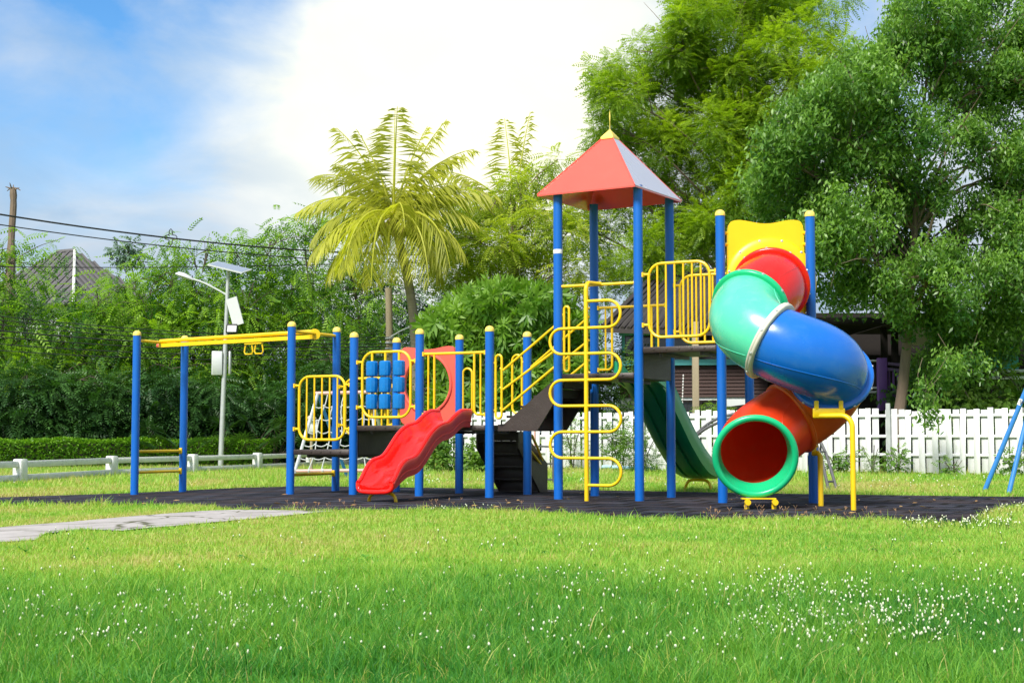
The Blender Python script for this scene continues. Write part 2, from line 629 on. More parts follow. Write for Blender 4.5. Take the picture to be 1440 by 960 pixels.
def hoop_px(x0, x1, y0, y1, b, key):
    a0, a1 = row_a(x0, b), row_a(x1, b)
    hoop(a0, a1, b, zpx((x0 + x1) / 2, y1, b), zpx((x0 + x1) / 2, y0, b), pa_(key))


hoop_px(697, 705.5, 499, 588, .02, 'd3f')
hoop_px(651, 664, 518, 584, B1, 'd2b')
hoop_px(720.5, 734, 499, 581, B1, 'd3b')
hoop_px(793.5, 800.5, 431, 522, .02, 'tA')
hoop_px(825, 836, 433, 524, B1, 'tB')

# stair up to the tower: stringers, treads, three sloping hand rails each side
a0, a1 = pa_('d3f'), pa_('tA')
prof = [(a0 + .07, .845), (a0 + .07, .925), (a0 + .16, .935), (a1 - .03, 1.53), (a1 - .03, 1.30), (a0 + .62, .845)]
st = MB()
for b in (.09, B1 - .12):
    st.prism([L(a, b, z) for a, z in prof], V * .03)
so = st.build('stair', M['brown'], S)
for i in range(4):
    f = (i + .6) / 4
    MB().bbox(L(a0 + .18 + (a1 - a0 - .2) * f, B1 / 2, Z2 + (Z3 - Z2) * (i + 1) / 5 - .02), (.22, B1 - .21, .03), .004, U).build('tread', M['brown'], so)
    MB().bbox(L(a0 + .30 + (a1 - a0 - .2) * f, B1 / 2, Z2 + (Z3 - Z2) * (i + 1.5) / 5 - .04), (.02, B1 - .22, .11), .004, U).build('riser', M['brown'], so)


def srail(x0, y0, x1, y1, b):
    aa, ab = row_a(x0, b), row_a(x1, b)
    q0, q1 = L(aa, b, zpx(x0, y0, b)), L(ab, b, zpx(x1, y1, b))
    k = q0 - U * .045 + UP * .022
    MB().tube([k, q0, q0 + (q1 - q0) * .1, q1], RF * .9, 8).build('handrail', M['yellow'], S)


for (y0, y1) in ((520, 457), (547, 492), (576, 514)):
    srail(708, y0, 782, y1, .03)
for (y0, y1) in ((521, 445), (548, 478), (577, 506)):
    srail(741, y0, 829, y1, B1)

# stair down at the back, closed risers, seen from behind
aL, aR = -1.73, -1.12
prof = [(B1 + .04, .84), (1.25, .84), (2.00, .40), (2.00, .0), (1.78, .0), (B1 + .04, .62)]
st = MB()
for a in (aL, aR):
    st.prism([L(a - .015, b, z) for b, z in prof], U * .03)
so = st.build('stair', M['brown'], S)
for i in range(5):
    z = .86 - .172 * i
    b = 1.12 + .155 * i
    MB().bbox(L((aL + aR) / 2, b + .085, z - .155), (aR - aL - .034, .20, .025), .004, U).build('tread', M['brown'], so)
    MB().bbox(L((aL + aR) / 2, b, z - .062), (aR - aL - .036, .022, .158), .004, U).build('riser', M['brown'], so)
q = L(aR + .03, 2.0, 0)
yb = q.y
MB().tube(smooth_path([P(748, 612, yb - .8), P(757, 632, yb - .4), P(762.5, 648, yb - .1), P(763.5, 665, yb)], 5) + [P(763.5, 696, yb)], RF, 8).build('handrail', M['yellow'], S)
MB().tube([P(742, 628, yb - .8), P(763, 656, yb - .05)], RF * .9, 8).build('handrail', M['yellow'], S)

# ---- red arch panel at the back of the second deck
al, ar = row_a(563.5, B1), row_a(641.5, B1)
zb_, zt_ = Z2 + .01, zpx(605, 486, B1)
cz = zpx(605, 541, B1)
ca = (al + ar) / 2
hw = (ar - al) / 2
N = 96
outer, inner = [], []
for i in range(N):
    t = 2 * PI * i / N
    c, s = math.cos(t), math.sin(t)
    k = 9.0
    e = (abs(c) ** k + abs(s) ** k) ** (-1 / k)
    x = e * c * hw
    z = cz + e * s * ((zt_ - cz) if s > 0 else (cz - zb_))
    if s > 0.3:
        z -= .05 * math.cos(PI * x / hw * 1.0) * .5 + .025 if abs(x) < hw * .85 else 0
    outer.append((x, z))
    rx = .365
    inner.append((rx * c, cz + (.40 * s if s > 0 else .37 * s)))
m = MB()
vs = []
for bb in (B1 - .025, B1 + .025):
    vs += [L(ca + x, bb, z) for x, z in outer] + [L(ca + x, bb, z) for x, z in inner]
fs = []
for i in range(N):
    j = (i + 1) % N
    fs += [(i, j, N + j, N + i), (2 * N + i, 3 * N + i, 3 * N + j, 2 * N + j), (i, 2 * N + i, 2 * N + j, j), (N + i, N + j, 3 * N + j, 3 * N + i)]
m.add(vs, fs)
m.tube([L(ca + x * 1.03, B1 - .03, cz + (z - cz) * 1.03) for x, z in inner], .022, 8, closed=True)
m.build('arch_panel', M['salmon'], S)


# ---- channel slides
def channel(path, sect, widths=None):
    """loft of a closed cross-section (side, up) along a path, frames kept level sideways"""
    n = len(path)
    m = MB()
    k = len(sect(0))
    vs = []
    for i, p in enumerate(path):
        t = (path[min(i + 1, n - 1)] - path[max(i - 1, 0)]).normalized()
        side = Vector((t.y, -t.x, 0)).normalized()
        up = side.cross(t).normalized()
        for s, h in sect(i / (n - 1)):
            vs.append(p + side * s + up * h)
    fs = []
    for i in range(n - 1):
        for q in range(k):
            q2 = (q + 1) % k
            fs.append((i * k + q, i * k + q2, (i + 1) * k + q2, (i + 1) * k + q))
    fs.append(tuple(range(k)))
    fs.append(tuple((n - 1) * k + q for q in range(k - 1, -1, -1)))
    m.add(vs, fs)
    return m


S0, S1 = L(-1.45, -.02, 0), Vector((-1.60, 16.72, 0))
path = []
n = 48
for i in range(n + 1):
    t = i / n
    q = S0.lerp(S1, t)
    if t < .10:
        z = .925
    else:
        w = (t - .10) / .90
        z = .925 - .75 * (sstep(w) * .35 + w * .65) - .045 * math.sin(2 * PI * 2.0 * w) * min(1, 4 * w) * min(1, 4 * (1 - w))
    path.append(q + UP * float(z))


def sect_red(t):
    w = .235
    h = .175 if t < .8 else .175 - .11 * float(sstep((t - .8) / .2))
    d = -.05
    flare = .012
    half = [(-.16, d), (-w, d + .02), (-w - .01, .05), (-w - .022, h * .55), (-w - flare - .022, h - .02), (-w - .028, h), (-w + .002, h + .006), (-w + .022, h - .02),
            (-w + .042, h * .5), (-w + .075, .03), (-w + .13, .004), (-.05, 0)]
    return half + [(-x, y) for x, y in half[::-1]]


rs = channel(path, sect_red).build('wavy_slide', M['slide_red'], S, sharp=50)
for sg in (-1, 1):
    vs, fs = [], []
    for i in range(n + 1):
        t = (path[min(i + 1, n)] - path[max(i - 1, 0)]).normalized()
        side = Vector((t.y, -t.x, 0)).normalized()
        up = side.cross(t).normalized()
        sc_ = sect_red(i / n)[1:6]
        for x_, y_ in sc_:
            vs.append(path[i] + side * (sg * (-x_ + .004)) + up * y_)
    for i in range(n):
        for q in range(4):
            fs.append((i * 5 + q, i * 5 + q + 1, (i + 1) * 5 + q + 1, (i + 1) * 5 + q))
    MB().add(vs, fs).build('side_skirt', M['faded_red'], rs, sharp=60)
# rolled lip at the bottom end
for sg in (-1, 1):
    rim_, led_ = [], []
    for i in range(0, len(path)):
        t = (path[min(i + 1, n)] - path[max(i - 1, 0)]).normalized()
        side = Vector((t.y, -t.x, 0)).normalized()
        up = side.cross(t)
        sc_ = sect_red(i / n)
        hh_ = max(y for _, y in sc_)
        rim_.append(path[i] + side * (sg * .238) + up * (hh_ - .002))
        led_.append(path[i] + side * (sg * .252) + up * .045)
    MB().tube(rim_, .023, 10).build('rim', M['slide_red'], rs)
    MB().tube(led_, .010, 6).build('ledge', M['faded_red'], rs)
t = (path[-1] - path[-2]).normalized()
side = Vector((t.y, -t.x, 0)).normalized()
lip = [path[-1] + side * x + t * (.05 * (1 - (x / .26) ** 2)) + UP * (y) for x, y in
       [(-.245, .06), (-.24, .0), (-.2, -.028), (-.1, -.03), (0, -.03), (.1, -.03), (.2, -.028), (.24, .0), (.245, .06)]]
MB().tube(smooth_path(lip, 4), .03, 10).build('lip', M['slide_red'], rs)
e = path[-5]
gzz = 0
foot = [e + side * x + UP * (z - e.z) for x, z in [(-.2, -.01), (-.185, .06), (-.13, .105), (0, .115), (.13, .105), (.185, .06), (.2, -.01)]]
MB().tube(smooth_path(foot, 4), .02, 8).build('slide_foot', M['yellow'], S)

# green slide at the back of the tower
am = (pa_('tB') + pa_('tD')) / 2 + .01
path = []
n = 40
LEN = 2.62
for i in range(n + 1):
    t = i / n
    z = np.interp(t, [0, .06, .14, .25, .4, .55, .7, .82, .92, 1], [1.545, 1.53, 1.45, 1.27, .97, .68, .44, .29, .235, .225])
    path.append(L(am, B1 + .02 + LEN * t, float(z)))
for _ in range(3):
    path = [path[0]] + [(path[i - 1] + path[i] * 2 + path[i + 1]) / 4 for i in range(1, n)] + [path[-1]]


def sect_green(t):
    w, h, d = .26, .20, -.055
    half = [(-.02, d), (-.075, d), (-.085, d + .028), (-.115, d + .028), (-.125, d), (-.20, d), (-w, d + .03), (-w - .015, .08), (-w - .03, h - .02), (-w - .02, h), (-w + .005, h + .005),
            (-w + .025, h - .02), (-w + .04, .09), (-w + .08, .03), (-w + .13, .003), (-.05, 0)]
    return half + [(-x, y) for x, y in half[::-1]]


channel(path, sect_green).build('straight_slide', M['dark_green'], S, sharp=50)
e = path[-4]
foot = [e + U * x + UP * (z - e.z) for x, z in [(-.2, -.01), (-.185, .07), (-.13, .145), (0, .16), (.13, .145), (.185, .07), (.2, -.01)]]
MB().tube(smooth_path(foot, 4), .021, 8).build('slide_foot', M['yellow'], S)
# hood of the slide above the deck
for s in (-1, 1):
    MB().prism([L(am + s * .27, B1 + .02, 1.50), L(am + s * .27, B1 + .06, 1.66), L(am + s * .27, B1 + .16, 1.70), L(am + s * .27, B1 + .30, 1.62), L(am + s * .27, B1 + .42, 1.40)],
               U * .03).build('slide_cheek', M['green'], S)

# ---- serpentine climber in front of the tower
cb = -.30
ac = row_a(824.5, cb)
pc = L(ac, cb, 0)


def zc_(py):
    return P(825, py, pc.y).z


m = MB()
ztop = zc_(397)
zbar0 = zpx(790, 402, 0)
m.tube([L(ac, cb, float(gz(pc.x, pc.y)) - .01), L(ac, cb, ztop - .10)] + [L(ac, cb + .09 * (1 - math.cos(t)), ztop - .10 + .1 * math.sin(t)) for t in np.linspace(.2, PI / 2, 6)] + [L(ac + .02, -.06, ztop + .005), L(ac + .06, 0, ztop + .005)], .027, 10)
m.build('climber_pole', M['yellow'], S)
MB().tube([L(pa_('tA') + .05, 0, ztop), L(pa_('tC') - .05, 0, ztop)], RF, 8).build('cross_bar', M['yellow'], S)
ys = [423.5, 461, 497, 534, 570.5, 607, 644, 682]
right = True
pts = []
aR_, aL_ = row_a(873, cb), row_a(773.5, cb)
zs = [zc_(y) for y in ys]
r0 = (zs[0] - zs[-1]) / 14
pts = [L(ac, cb, zs[0])]
for i in range(7):
    zm = (zs[i] + zs[i + 1]) / 2
    r = (zs[i] - zs[i + 1]) / 2
    s = 1 if i % 2 == 0 else -1
    ex = (aR_ - r) if s > 0 else (aL_ + r)
    for t in np.linspace(PI / 2, -PI / 2, 13):
        pts.append(L(ex + s * r * math.cos(t), cb, zm + r * math.sin(t)))
pts.append(L(ac, cb, zs[-1]))
MB().tube(pts, .019, 10).build('serpentine_bar', M['yellow'], S)

# ---- tower roof
rc = Vector((1.235, 17.73, 0))
TR = math.radians(31)
ru, rv = Vector((math.cos(TR), -math.sin(TR), 0)), Vector((math.sin(TR), math.cos(TR), 0))
h = .672
ez, az = 3.765, 4.60


def roof_shell(m, h0, z0, h1, z1, th):
    lo = [rc + ru * (sx * h0) + rv * (sy * h0) + UP * z0 for sx, sy in ((-1, -1), (1, -1), (1, 1), (-1, 1))]
    hi = [rc + ru * (sx * h1) + rv * (sy * h1) + UP * z1 for sx, sy in ((-1, -1), (1, -1), (1, 1), (-1, 1))]
    lo2 = [p - UP * th for p in lo]
    hi2 = [p - UP * th for p in hi]
    m.add(lo + hi + lo2 + hi2, [(0, 1, 5, 4), (1, 2, 6, 5), (2, 3, 7, 6), (3, 0, 4, 7), (4, 5, 6, 7), (8, 12, 13, 9), (9, 13, 14, 10), (10, 14, 15, 11), (11, 15, 12, 8), (15, 14, 13, 12),
                                (0, 8, 9, 1), (1, 9, 10, 2), (2, 10, 11, 3), (3, 11, 8, 0)])


m = MB()
roof_shell(m, h, ez, .075, az - .09, .018)
for i in range(4):
    sx, sy = ((-1, -1), (1, -1), (1, 1), (-1, 1))[i]
    sx2, sy2 = ((-1, -1), (1, -1), (1, 1), (-1, 1))[(i + 1) % 4]
ro = m.build('roof', M['roof'], S)
# pale panels: sky glare put into the colour of two opposite slopes
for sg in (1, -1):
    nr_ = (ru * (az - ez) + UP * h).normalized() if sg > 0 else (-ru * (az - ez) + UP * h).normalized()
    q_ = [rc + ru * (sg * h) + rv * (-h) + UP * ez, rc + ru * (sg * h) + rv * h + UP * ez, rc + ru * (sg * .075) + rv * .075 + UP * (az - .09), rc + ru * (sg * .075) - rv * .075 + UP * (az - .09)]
    MB().prism([p_ + nr_ * .002 for p_ in q_], nr_ * .004).build('roof_glare_panel', M['roof_glare'], ro)
for sx, sy in ((-1, -1), (1, -1), (1, 1), (-1, 1)):
    MB().tube([rc + ru * (sx * h) + rv * (sy * h) + UP * (ez + .002), rc + ru * (sx * .078) + rv * (sy * .078) + UP * (az - .088)], .009, 6).build('hip_seam', M['roof'], ro)
m = MB()
roof_shell(m, .088, az - .070, .006, az + .035, .025)
m.build('roof_cap', M['cap'], ro)
MB().lathe(rc + UP * az, [(.005, 0), (.004, .14), (.008, .165), (.010, .21), (.005, .25), (.0015, .28)], 10).build('finial', M['cap'], ro)

# ---- track ride on the left
a0, a1 = pa_('m1f'), pa_('m2f')
zcb = zpx(225, 480, .2) + .0
zc0 = P(195, 478.5, posts['m1f'][2].y).z
zc1 = P(415, 465.5, posts['m2f'][2].y).z
m0a, m0b = posts['m1f'][0], posts['m1b'][0]
MB().tube([L(m0a, .05, zc0), L(m0b, B1 - .05, zc0)], .022, 8).build('cross_bar', M['yellow'], S)
m0a, m0b = posts['m2f'][0], posts['m2b'][0]
MB().tube([L(m0a, .05, zc1), L(m0b, B1 - .05, zc1)], .022, 8).build('cross_bar', M['yellow'], S)
m = MB()
mb = B1 / 2
x0 = (posts['m1f'][0] + posts['m1b'][0]) / 2 - .02
x1 = (posts['m2f'][0] + posts['m2b'][0]) / 2
q0, q1 = L(x0, mb, zc0 + .0), L(x1, mb, zc1 + .0)
m.tube([q0 + UP * .02, q1 + UP * .03], .028, 8)
d = (q1 - q0).normalized()
m.box((q0 + q1) / 2 - UP * .045, ((q1 - q0).length, .075, .055), d)
m.build('track_beam', M['yellow'], S)
MB().lathe(q1 - UP * .01 - V * 0 + d * .0, [(.02, -.012), (.075, -.012), (.078, 0), (.075, .012), (.02, .012)], 20, Z=(d * .65 - V * .75)).build('end_plate', M['yellow'], S)
MB().bbox(q0 - UP * .045 - d * .03, (.05, .07, .05), .01, d).build('beam_stop', M['salmon'], S)
tc_ = q0 + (q1 - q0) * .62 - UP * .085
m = MB()
m.box(tc_ + UP * .0, (.30, .05, .03), d)
for s in (-1, 1):
    c0 = tc_ + d * (.09 * s) - UP * .02
    m.tube([c0 - d * .055, c0 - d * .075 - UP * .10, c0 - d * .055 - UP * .135, c0 + d * .055 - UP * .135, c0 + d * .075 - UP * .10, c0 + d * .055], .011, 8)
m.build('trolley_handle', M['yellow'], S)
for key0, key1, py in (('m1f', 'm1b', 634.5), ('m1f', 'm1b', 664), ('m2f', 'm2b', 667.5)):
    p0, p1 = posts[key0][2], posts[key1][2]
    z = P(200, py, p0.y).z
    mm = MB().tube([p0 + UP * z + V * .05, p1 + UP * z - V * .05], .021, 8)
    mm.bbox(p1 + UP * z - V * .06, (.05, .03, .09), .008, U)
    mm.build('rung', M['yellow'], S)

# ---- the spiral tube slide
R_ = .395


def hd(deg, up):
    return Vector((math.cos(math.radians(deg)), math.sin(math.radians(deg)), up))


p1 = P(1084, 402, 16.30)
key = [  # point, heading, tangent length
    (Vector((3.03, 16.62, P(1084, 398, 16.6).z)), hd(268, -.1), .4),
    (p1, hd(256, -.30), .4),
    (P(1055, 431, 15.82), hd(238, -.55), .55),
    (P(1083, 479, 15.20), hd(332, -.55), .75),
    (P(1168, 527, 15.38), hd(80, -.55), .85),
    (P(1112, 588, 15.78), hd(196, -.55), .75),
    (P(1060, 636, 15.30), hd(262, -.35), .65),
    (P(1062, 641, 15.10), hd(264, -.25), .2),
]


def herm(k0, k1, n):
    (a, ta, la), (b, tb, lb) = k0, k1
    D = (b - a).length
    ang = math.acos(max(-1, min(1, ta.normalized().dot(tb.normalized()))))
    ln = D * (1 + ang * ang / 12) if ang < 1 else D * (ang / 2) / math.sin(ang / 2)
    ma, mb_ = ta.normalized() * ln * 1.08, tb.normalized() * ln * 1.08
    pts, tg = [], []
    for i in range(n + 1):
        t = i / n
        pts.append(a * (2 * t ** 3 - 3 * t * t + 1) + ma * (t ** 3 - 2 * t * t + t) + b * (-2 * t ** 3 + 3 * t * t) + mb_ * (t ** 3 - t * t))
        tg.append((a * (6 * t * t - 6 * t) + ma * (3 * t * t - 4 * t + 1) + b * (-6 * t * t + 6 * t) + mb_ * (3 * t * t - 2 * t)).normalized())
    return pts, tg


def frame(t):
    sd = t.cross(UP).normalized()
    return sd, sd.cross(t).normalized()


def tube_seg(k0, k1, mat, r=R_, n=22, seg=56, bulge=.012):
    pts, tg = herm(k0, k1, n)
    vs = []
    for i, (p, t) in enumerate(zip(pts, tg)):
        sd, up = frame(t)
        rr = r + bulge * math.sin(PI * i / n)
        for layer in (rr, rr - .014):
            for k in range(seg):
                a = 2 * PI * k / seg
                vs.append(p + (sd * math.cos(a) + up * math.sin(a)) * layer)
    fs = []
    w = 2 * seg
    for i in range(n):
        for k in range(seg):
            k2 = (k + 1) % seg
            fs.append((i * w + k, i * w + k2, (i + 1) * w + k2, (i + 1) * w + k))
            fs.append((i * w + seg + k2, i * w + seg + k, (i + 1) * w + seg + k, (i + 1) * w + seg + k2))
    for k in range(seg):
        k2 = (k + 1) % seg
        fs.append((k2, k, seg + k, seg + k2))
        o = n * w
        fs.append((o + k, o + k2, o + seg + k2, o + seg + k))
    o = MB().add(vs, fs).build('tube_section', mat, S, sharp=60, fix=False)
    if bulge > 0:
        sm = MB()
        for ang in (2.55, 5.7):
            line = []
            for i in range(1, n):
                sd, up = frame(tg[i])
                line.append(pts[i] + (sd * math.cos(ang) + up * math.sin(ang)) * (r + bulge * math.sin(PI * i / n) - .001))
            sm.tube(line, .0055, 6)
        sm.build('seam', mat, o)
    return o


def flange(k, mat, r0=R_ - .004, r1=R_ + .052, w=.036, name='joint_ring', bolts=True, seg=56):
    p, t, _ = k
    t = t.normalized()
    sd, up = frame(t)
    m = MB()
    prof = [(r0, -w), (r1 - .02, -w), (r1 - .004, -w * .75), (r1, -w * .3), (r1 - .006, 0), (r1, w * .3), (r1 - .004, w * .75), (r1 - .02, w), (r0, w)]
    vs, fs = [], []
    for rr, hh in prof:
        for q in range(seg):
            a = 2 * PI * q / seg
            vs.append(p + t * hh + (sd * math.cos(a) + up * math.sin(a)) * rr)
    for i in range(len(prof)):
        i2 = (i + 1) % len(prof)
        for q in range(seg):
            q2 = (q + 1) % seg
            fs.append((i * seg + q, i * seg + q2, i2 * seg + q2, i2 * seg + q))
    m.add(vs, fs)
    o = m.build(name, mat, S, sharp=50)
    if bolts:
        for q in range(10):
            a = 2 * PI * (q + .37) / 10
            dd = sd * math.cos(a) + up * math.sin(a)
            MB().lathe(p + dd * (r1 - .004), [(.018, 0), (.018, .005), (.011, .006), (.010, .013), (.003, .014)], 8, Z=dd).build('bolt', M['steel'], o)
    return o


tube_seg(key[0], key[1], M['red'])
tube_seg(key[1], key[2], M['red'])
tube_seg(key[2], key[3], M['pale_green'])
tube_seg(key[3], key[4], M['tube_blue'], n=28)
tube_seg(key[4], key[5], M['orange'], n=28)
tube_seg(key[5], key[6], M['redorange'])
kd = key[7]
m = MB()
tt_ = kd[1].normalized()
sd, up = frame(tt_)
vs, fs = [], []
prof_ = [(R_ + .004, -.20), (R_ + .012, -.10), (R_ + .03, 0), (R_ + .012, .004), (R_ - .010, -.06), (R_ - .034, -.16), (R_ - .042, -.21)]
for rr, hh in prof_:
    for q in range(56):
        a = 2 * PI * q / 56
        vs.append(kd[0] + tt_ * hh + (sd * math.cos(a) + up * math.sin(a)) * rr)
for i in range(len(prof_)):
    i2 = (i + 1) % len(prof_)
    for q in range(56):
        q2 = (q + 1) % 56
        fs.append((i * 56 + q, i * 56 + q2, i2 * 56 + q2, i2 * 56 + q))
m.add(vs, fs).build('mouth_collar', M['green'], S, sharp=60)
flange(key[1], M['red'])
flange(key[2], M['green'])
flange(key[3], M['joint'])
flange(key[4], M['tube_blue'], r1=R_ + .062)
flange(key[5], M['orange'], r1=R_ + .03, w=.03, bolts=False)
# rolled rim of the mouth
p, t, _ = key[7]
t = t.normalized()
sd, up = frame(t)
rim = [p + t * .01 + (sd * math.cos(x) + up * math.sin(x)) * (R_ + .022) for x in np.linspace(0, 2 * PI, 56, endpoint=False)]
MB().tube(rim, .036, 12, closed=True).build('mouth_rim', M['green'], S)

# yellow entry panel with a round collar
yc = 16.60
xs0, xs1 = P(1022.5, 400, yc).x, P(1131, 400, yc).x
cxm, czm = key[0][0].x, key[0][0].z
zt_, zb_ = P(1080, 309.5, yc).z, 2.0
outer, inner = [], []
for i in range(N):
    tt = 2 * PI * (i + .5) / N
    c, s = math.cos(tt), math.sin(tt)
    k = 12.0
    e = (abs(c) ** k + abs(s) ** k) ** (-1 / k)
    x = cxm + e * c * ((xs1 - cxm) if c > 0 else (cxm - xs0))
    z = czm + e * s * ((zt_ - czm) if s > 0 else (czm - zb_))
    if s > 0.4:
        f = (x - (xs0 + xs1) / 2) / ((xs1 - xs0) / 2)
        if abs(f) < .75:
            z -= .022 * (1 + math.cos(PI * f / .75))
    outer.append((x, z))
    inner.append((cxm + .38 * c, czm + .38 * s))
m = MB()
vs = []
for yy in (yc - .02, yc + .02):
    vs += [Vector((x, yy, z)) for x, z in outer] + [Vector((x, yy, z)) for x, z in inner]
fs = []
for i in range(N):
    j = (i + 1) % N
    fs += [(i, j, N + j, N + i), (2 * N + i, 3 * N + i, 3 * N + j, 2 * N + j), (i, 2 * N + i, 2 * N + j, j), (N + i, N + j, 3 * N + j, 3 * N + i)]
m.add(vs, fs)
for s, pp in ((-1, posts['s1f'][2]), (1, pS2)):
    for zz in (P(1080, 328, yc).z, P(1080, 344, yc).z):
        m.tube([Vector((xs0 + .01 if s < 0 else xs1 - .01, yc, zz)), Vector((pp.x, pp.y, zz))], .022, 8)
ep = m.build('entry_panel', M['panel_yellow'], S)
prof = [(.40, -.004), (.535, -.004), (.535, -.014), (.52, -.03), (.47, -.045), (.42, -.05), (.40, -.05)]
MB().lathe(Vector((cxm, yc - .02, czm)), [(r, -h_) for r, h_ in prof], 48, Z=Vector((0, -1, 0)), caps=False).build('collar', M['panel_yellow'], ep)
for q in range(12):
    a = 2 * PI * (q + .5) / 12
    MB().lathe(Vector((cxm + .505 * math.cos(a), yc - .05, czm + .505 * math.sin(a))), [(.016, 0), (.015, .008), (.006, .012)], 8, Z=Vector((0, -1, 0))).build('bolt', M['steel'], ep)

# supports of the tube
fl = key[4][0]
g = G(1200.5, 718.5)
_, upv = frame(key[4][1].normalized())
bot = fl - upv * (R_ + .062)
zb0 = bot.z - .045
q0 = Vector((bot.x - .20, bot.y - .02, zb0))
corner = Vector((g.x, g.y, P(1200, 588, g.y).z))
dirh = (Vector((corner.x, corner.y, 0)) - Vector((q0.x, q0.y, 0))).normalized()
corner = Vector((g.x, g.y, zb0))
pts = [q0, q0.lerp(corner, .35), corner - dirh * .12] + [corner - dirh * (.12 * (1 - math.sin(x))) - UP * (.12 * (1 - math.cos(x))) for x in np.linspace(.2, PI / 2, 7)]
pts.append(Vector((g.x, g.y, -.02)))
so = MB().tube(pts, .028, 12).build('tube_support', M['yellow'], S)
m = MB()
xl = q0.x - .02
m.bbox(Vector((xl + .17, bot.y - .065, zb0 + .03)), (.34, .03, .10), .006)
for xx in (xl + .04, xl + .30):
    m.bbox(Vector((xx, bot.y - .065, zb0 + .11)), (.045, .035, .10), .006)
m.build('bracket', M['yellow'], so)
g2 = G(1154.5, 712.5)
q0 = P(1143, 637, g2.y + .06)
zz = q0.z
so = MB().tube([q0, Vector((g2.x - .02, g2.y + .02, zz)), Vector((g2.x, g2.y, zz - .03)), Vector((g2.x, g2.y, -.02))], .030, 12).build('tube_support', M['yellow'], S)
m = MB().box(q0 + Vector((0.01, -.01, .05)), (.05, .06, .06))
for s in (-1, 1):
    m.box(q0 + Vector((.01 + s * .035, -.01, .10)), (.014, .05, .07))
m.build('bracket', M['yellow'], so)
for px in (1047.5, 1085.5):
    g = G(px, 716)
    so = MB().tube([Vector((g.x, 15.14, -.02)), Vector((g.x, 15.14, .115))], .026, 12).build('tube_support', M['yellow'], S)
    m = MB().lathe(Vector((g.x, 15.08, .085)), [(.02, -.03), (.032, -.03), (.032, .03), (.02, .03)], 12, Z=Vector((0, -1, 0)))
    m.build('bracket', M['yellow'], so)
m = MB().box(Vector((P(1067, 700, 15.12).x, 15.14, .122)), (.36, .10, .012))
m.build('mouth_plate', M['yellow'], S)

# ------------------------------------------------------------------ ground, mat, path
def grid_obj(name, xs, ys, zoff, mat, kind='structure'):
    X, Y = np.meshgrid(xs, ys)
    Z = gz(X, Y) + zoff
    nx = len(xs)
    V_ = np.stack([X.ravel(), Y.ravel(), Z.ravel()], 1)
    i = np.arange(len(ys) - 1)[:, None] * nx + np.arange(nx - 1)[None, :]
    i = i.ravel()
    o = np_obj(name, V_, np.stack([i, i + 1, i + nx + 1, i + nx], 1), mat, smooth=True)
    return tag(o, kind=kind)


def noise_mat(name, stops, scale=3.0, rough=0.95, bump=0.4, detail=8, bscale=40):
    m, n, l, b = new_mat(name)
    tc = n.new('ShaderNodeTexCoord')
    no = n.new('ShaderNodeTexNoise')
    no.inputs['Scale'].default_value = scale
    no.inputs['Detail'].default_value = detail
    no.inputs['Roughness'].default_value = .65
    l.new(tc.outputs['Object'], no.inputs['Vector'])
    r = n.new('ShaderNodeValToRGB')
    r.color_ramp.elements[0].position = stops[0][0]
    r.color_ramp.elements[0].color = (*stops[0][1], 1)
    r.color_ramp.elements[1].position = stops[-1][0]
    r.color_ramp.elements[1].color = (*stops[-1][1], 1)
    for p, c in stops[1:-1]:
        e = r.color_ramp.elements.new(p)
        e.color = (*c, 1)
    l.new(no.outputs['Fac'], r.inputs[0])
    l.new(r.outputs[0], b.inputs['Base Color'])
    b.inputs['Roughness'].default_value = rough
    b.inputs['Specular IOR Level'].default_value = .25
    n2 = n.new('ShaderNodeTexNoise')
    n2.inputs['Scale'].default_value = bscale
    n2.inputs['Detail'].default_value = 5
    l.new(tc.outputs['Object'], n2.inputs['Vector'])
    bp = n.new('ShaderNodeBump')
    bp.inputs['Strength'].default_value = bump
    bp.inputs['Distance'].default_value = .02
    l.new(n2.outputs['Fac'], bp.inputs['Height'])
    l.new(bp.outputs[0], b.inputs['Normal'])
    return m


M['soil'] = noise_mat('turf', [(.3, (.11, .19, .02)), (.5, (.20, .29, .03)), (.7, (.28, .32, .06))], 2.2)
def crack(m, scale, col, width=.012):
    n, l = m.node_tree.nodes, m.node_tree.links
    b = n['Principled BSDF']
    src = b.inputs['Base Color'].links[0].from_socket
    tc = n.new('ShaderNodeTexCoord')
    ns = n.new('ShaderNodeTexNoise')
    ns.inputs['Scale'].default_value = 3
    l.new(tc.outputs['Object'], ns.inputs['Vector'])
    va = n.new('ShaderNodeVectorMath')
    va.operation = 'MULTIPLY_ADD'
    va.inputs[1].default_value = (.35, .35, 0)
    l.new(ns.outputs['Color'], va.inputs[0])
    l.new(tc.outputs['Object'], va.inputs[2])
    vo = n.new('ShaderNodeTexVoronoi')
    vo.feature = 'DISTANCE_TO_EDGE'
    vo.inputs['Scale'].default_value = scale
    l.new(va.outputs[0], vo.inputs['Vector'])
    mr = n.new('ShaderNodeMapRange')
    mr.inputs[1].default_value = width * .4
    mr.inputs[2].default_value = width
    mr.inputs[3].default_value = 1
    mr.inputs[4].default_value = 0
    l.new(vo.outputs['Distance'], mr.inputs[0])
    mx = n.new('ShaderNodeMix')
    mx.data_type = 'RGBA'
    mx.inputs[7].default_value = (*col, 1)
    l.new(mr.outputs[0], mx.inputs[0])
    l.new(src, mx.inputs[6])
    l.new(mx.outputs[2], b.inputs['Base Color'])


M['path'] = noise_mat('pinkish_concrete', [(.3, (.26, .235, .225)), (.5, (.36, .335, .325)), (.75, (.44, .41, .40))], 2.5, bump=.25)

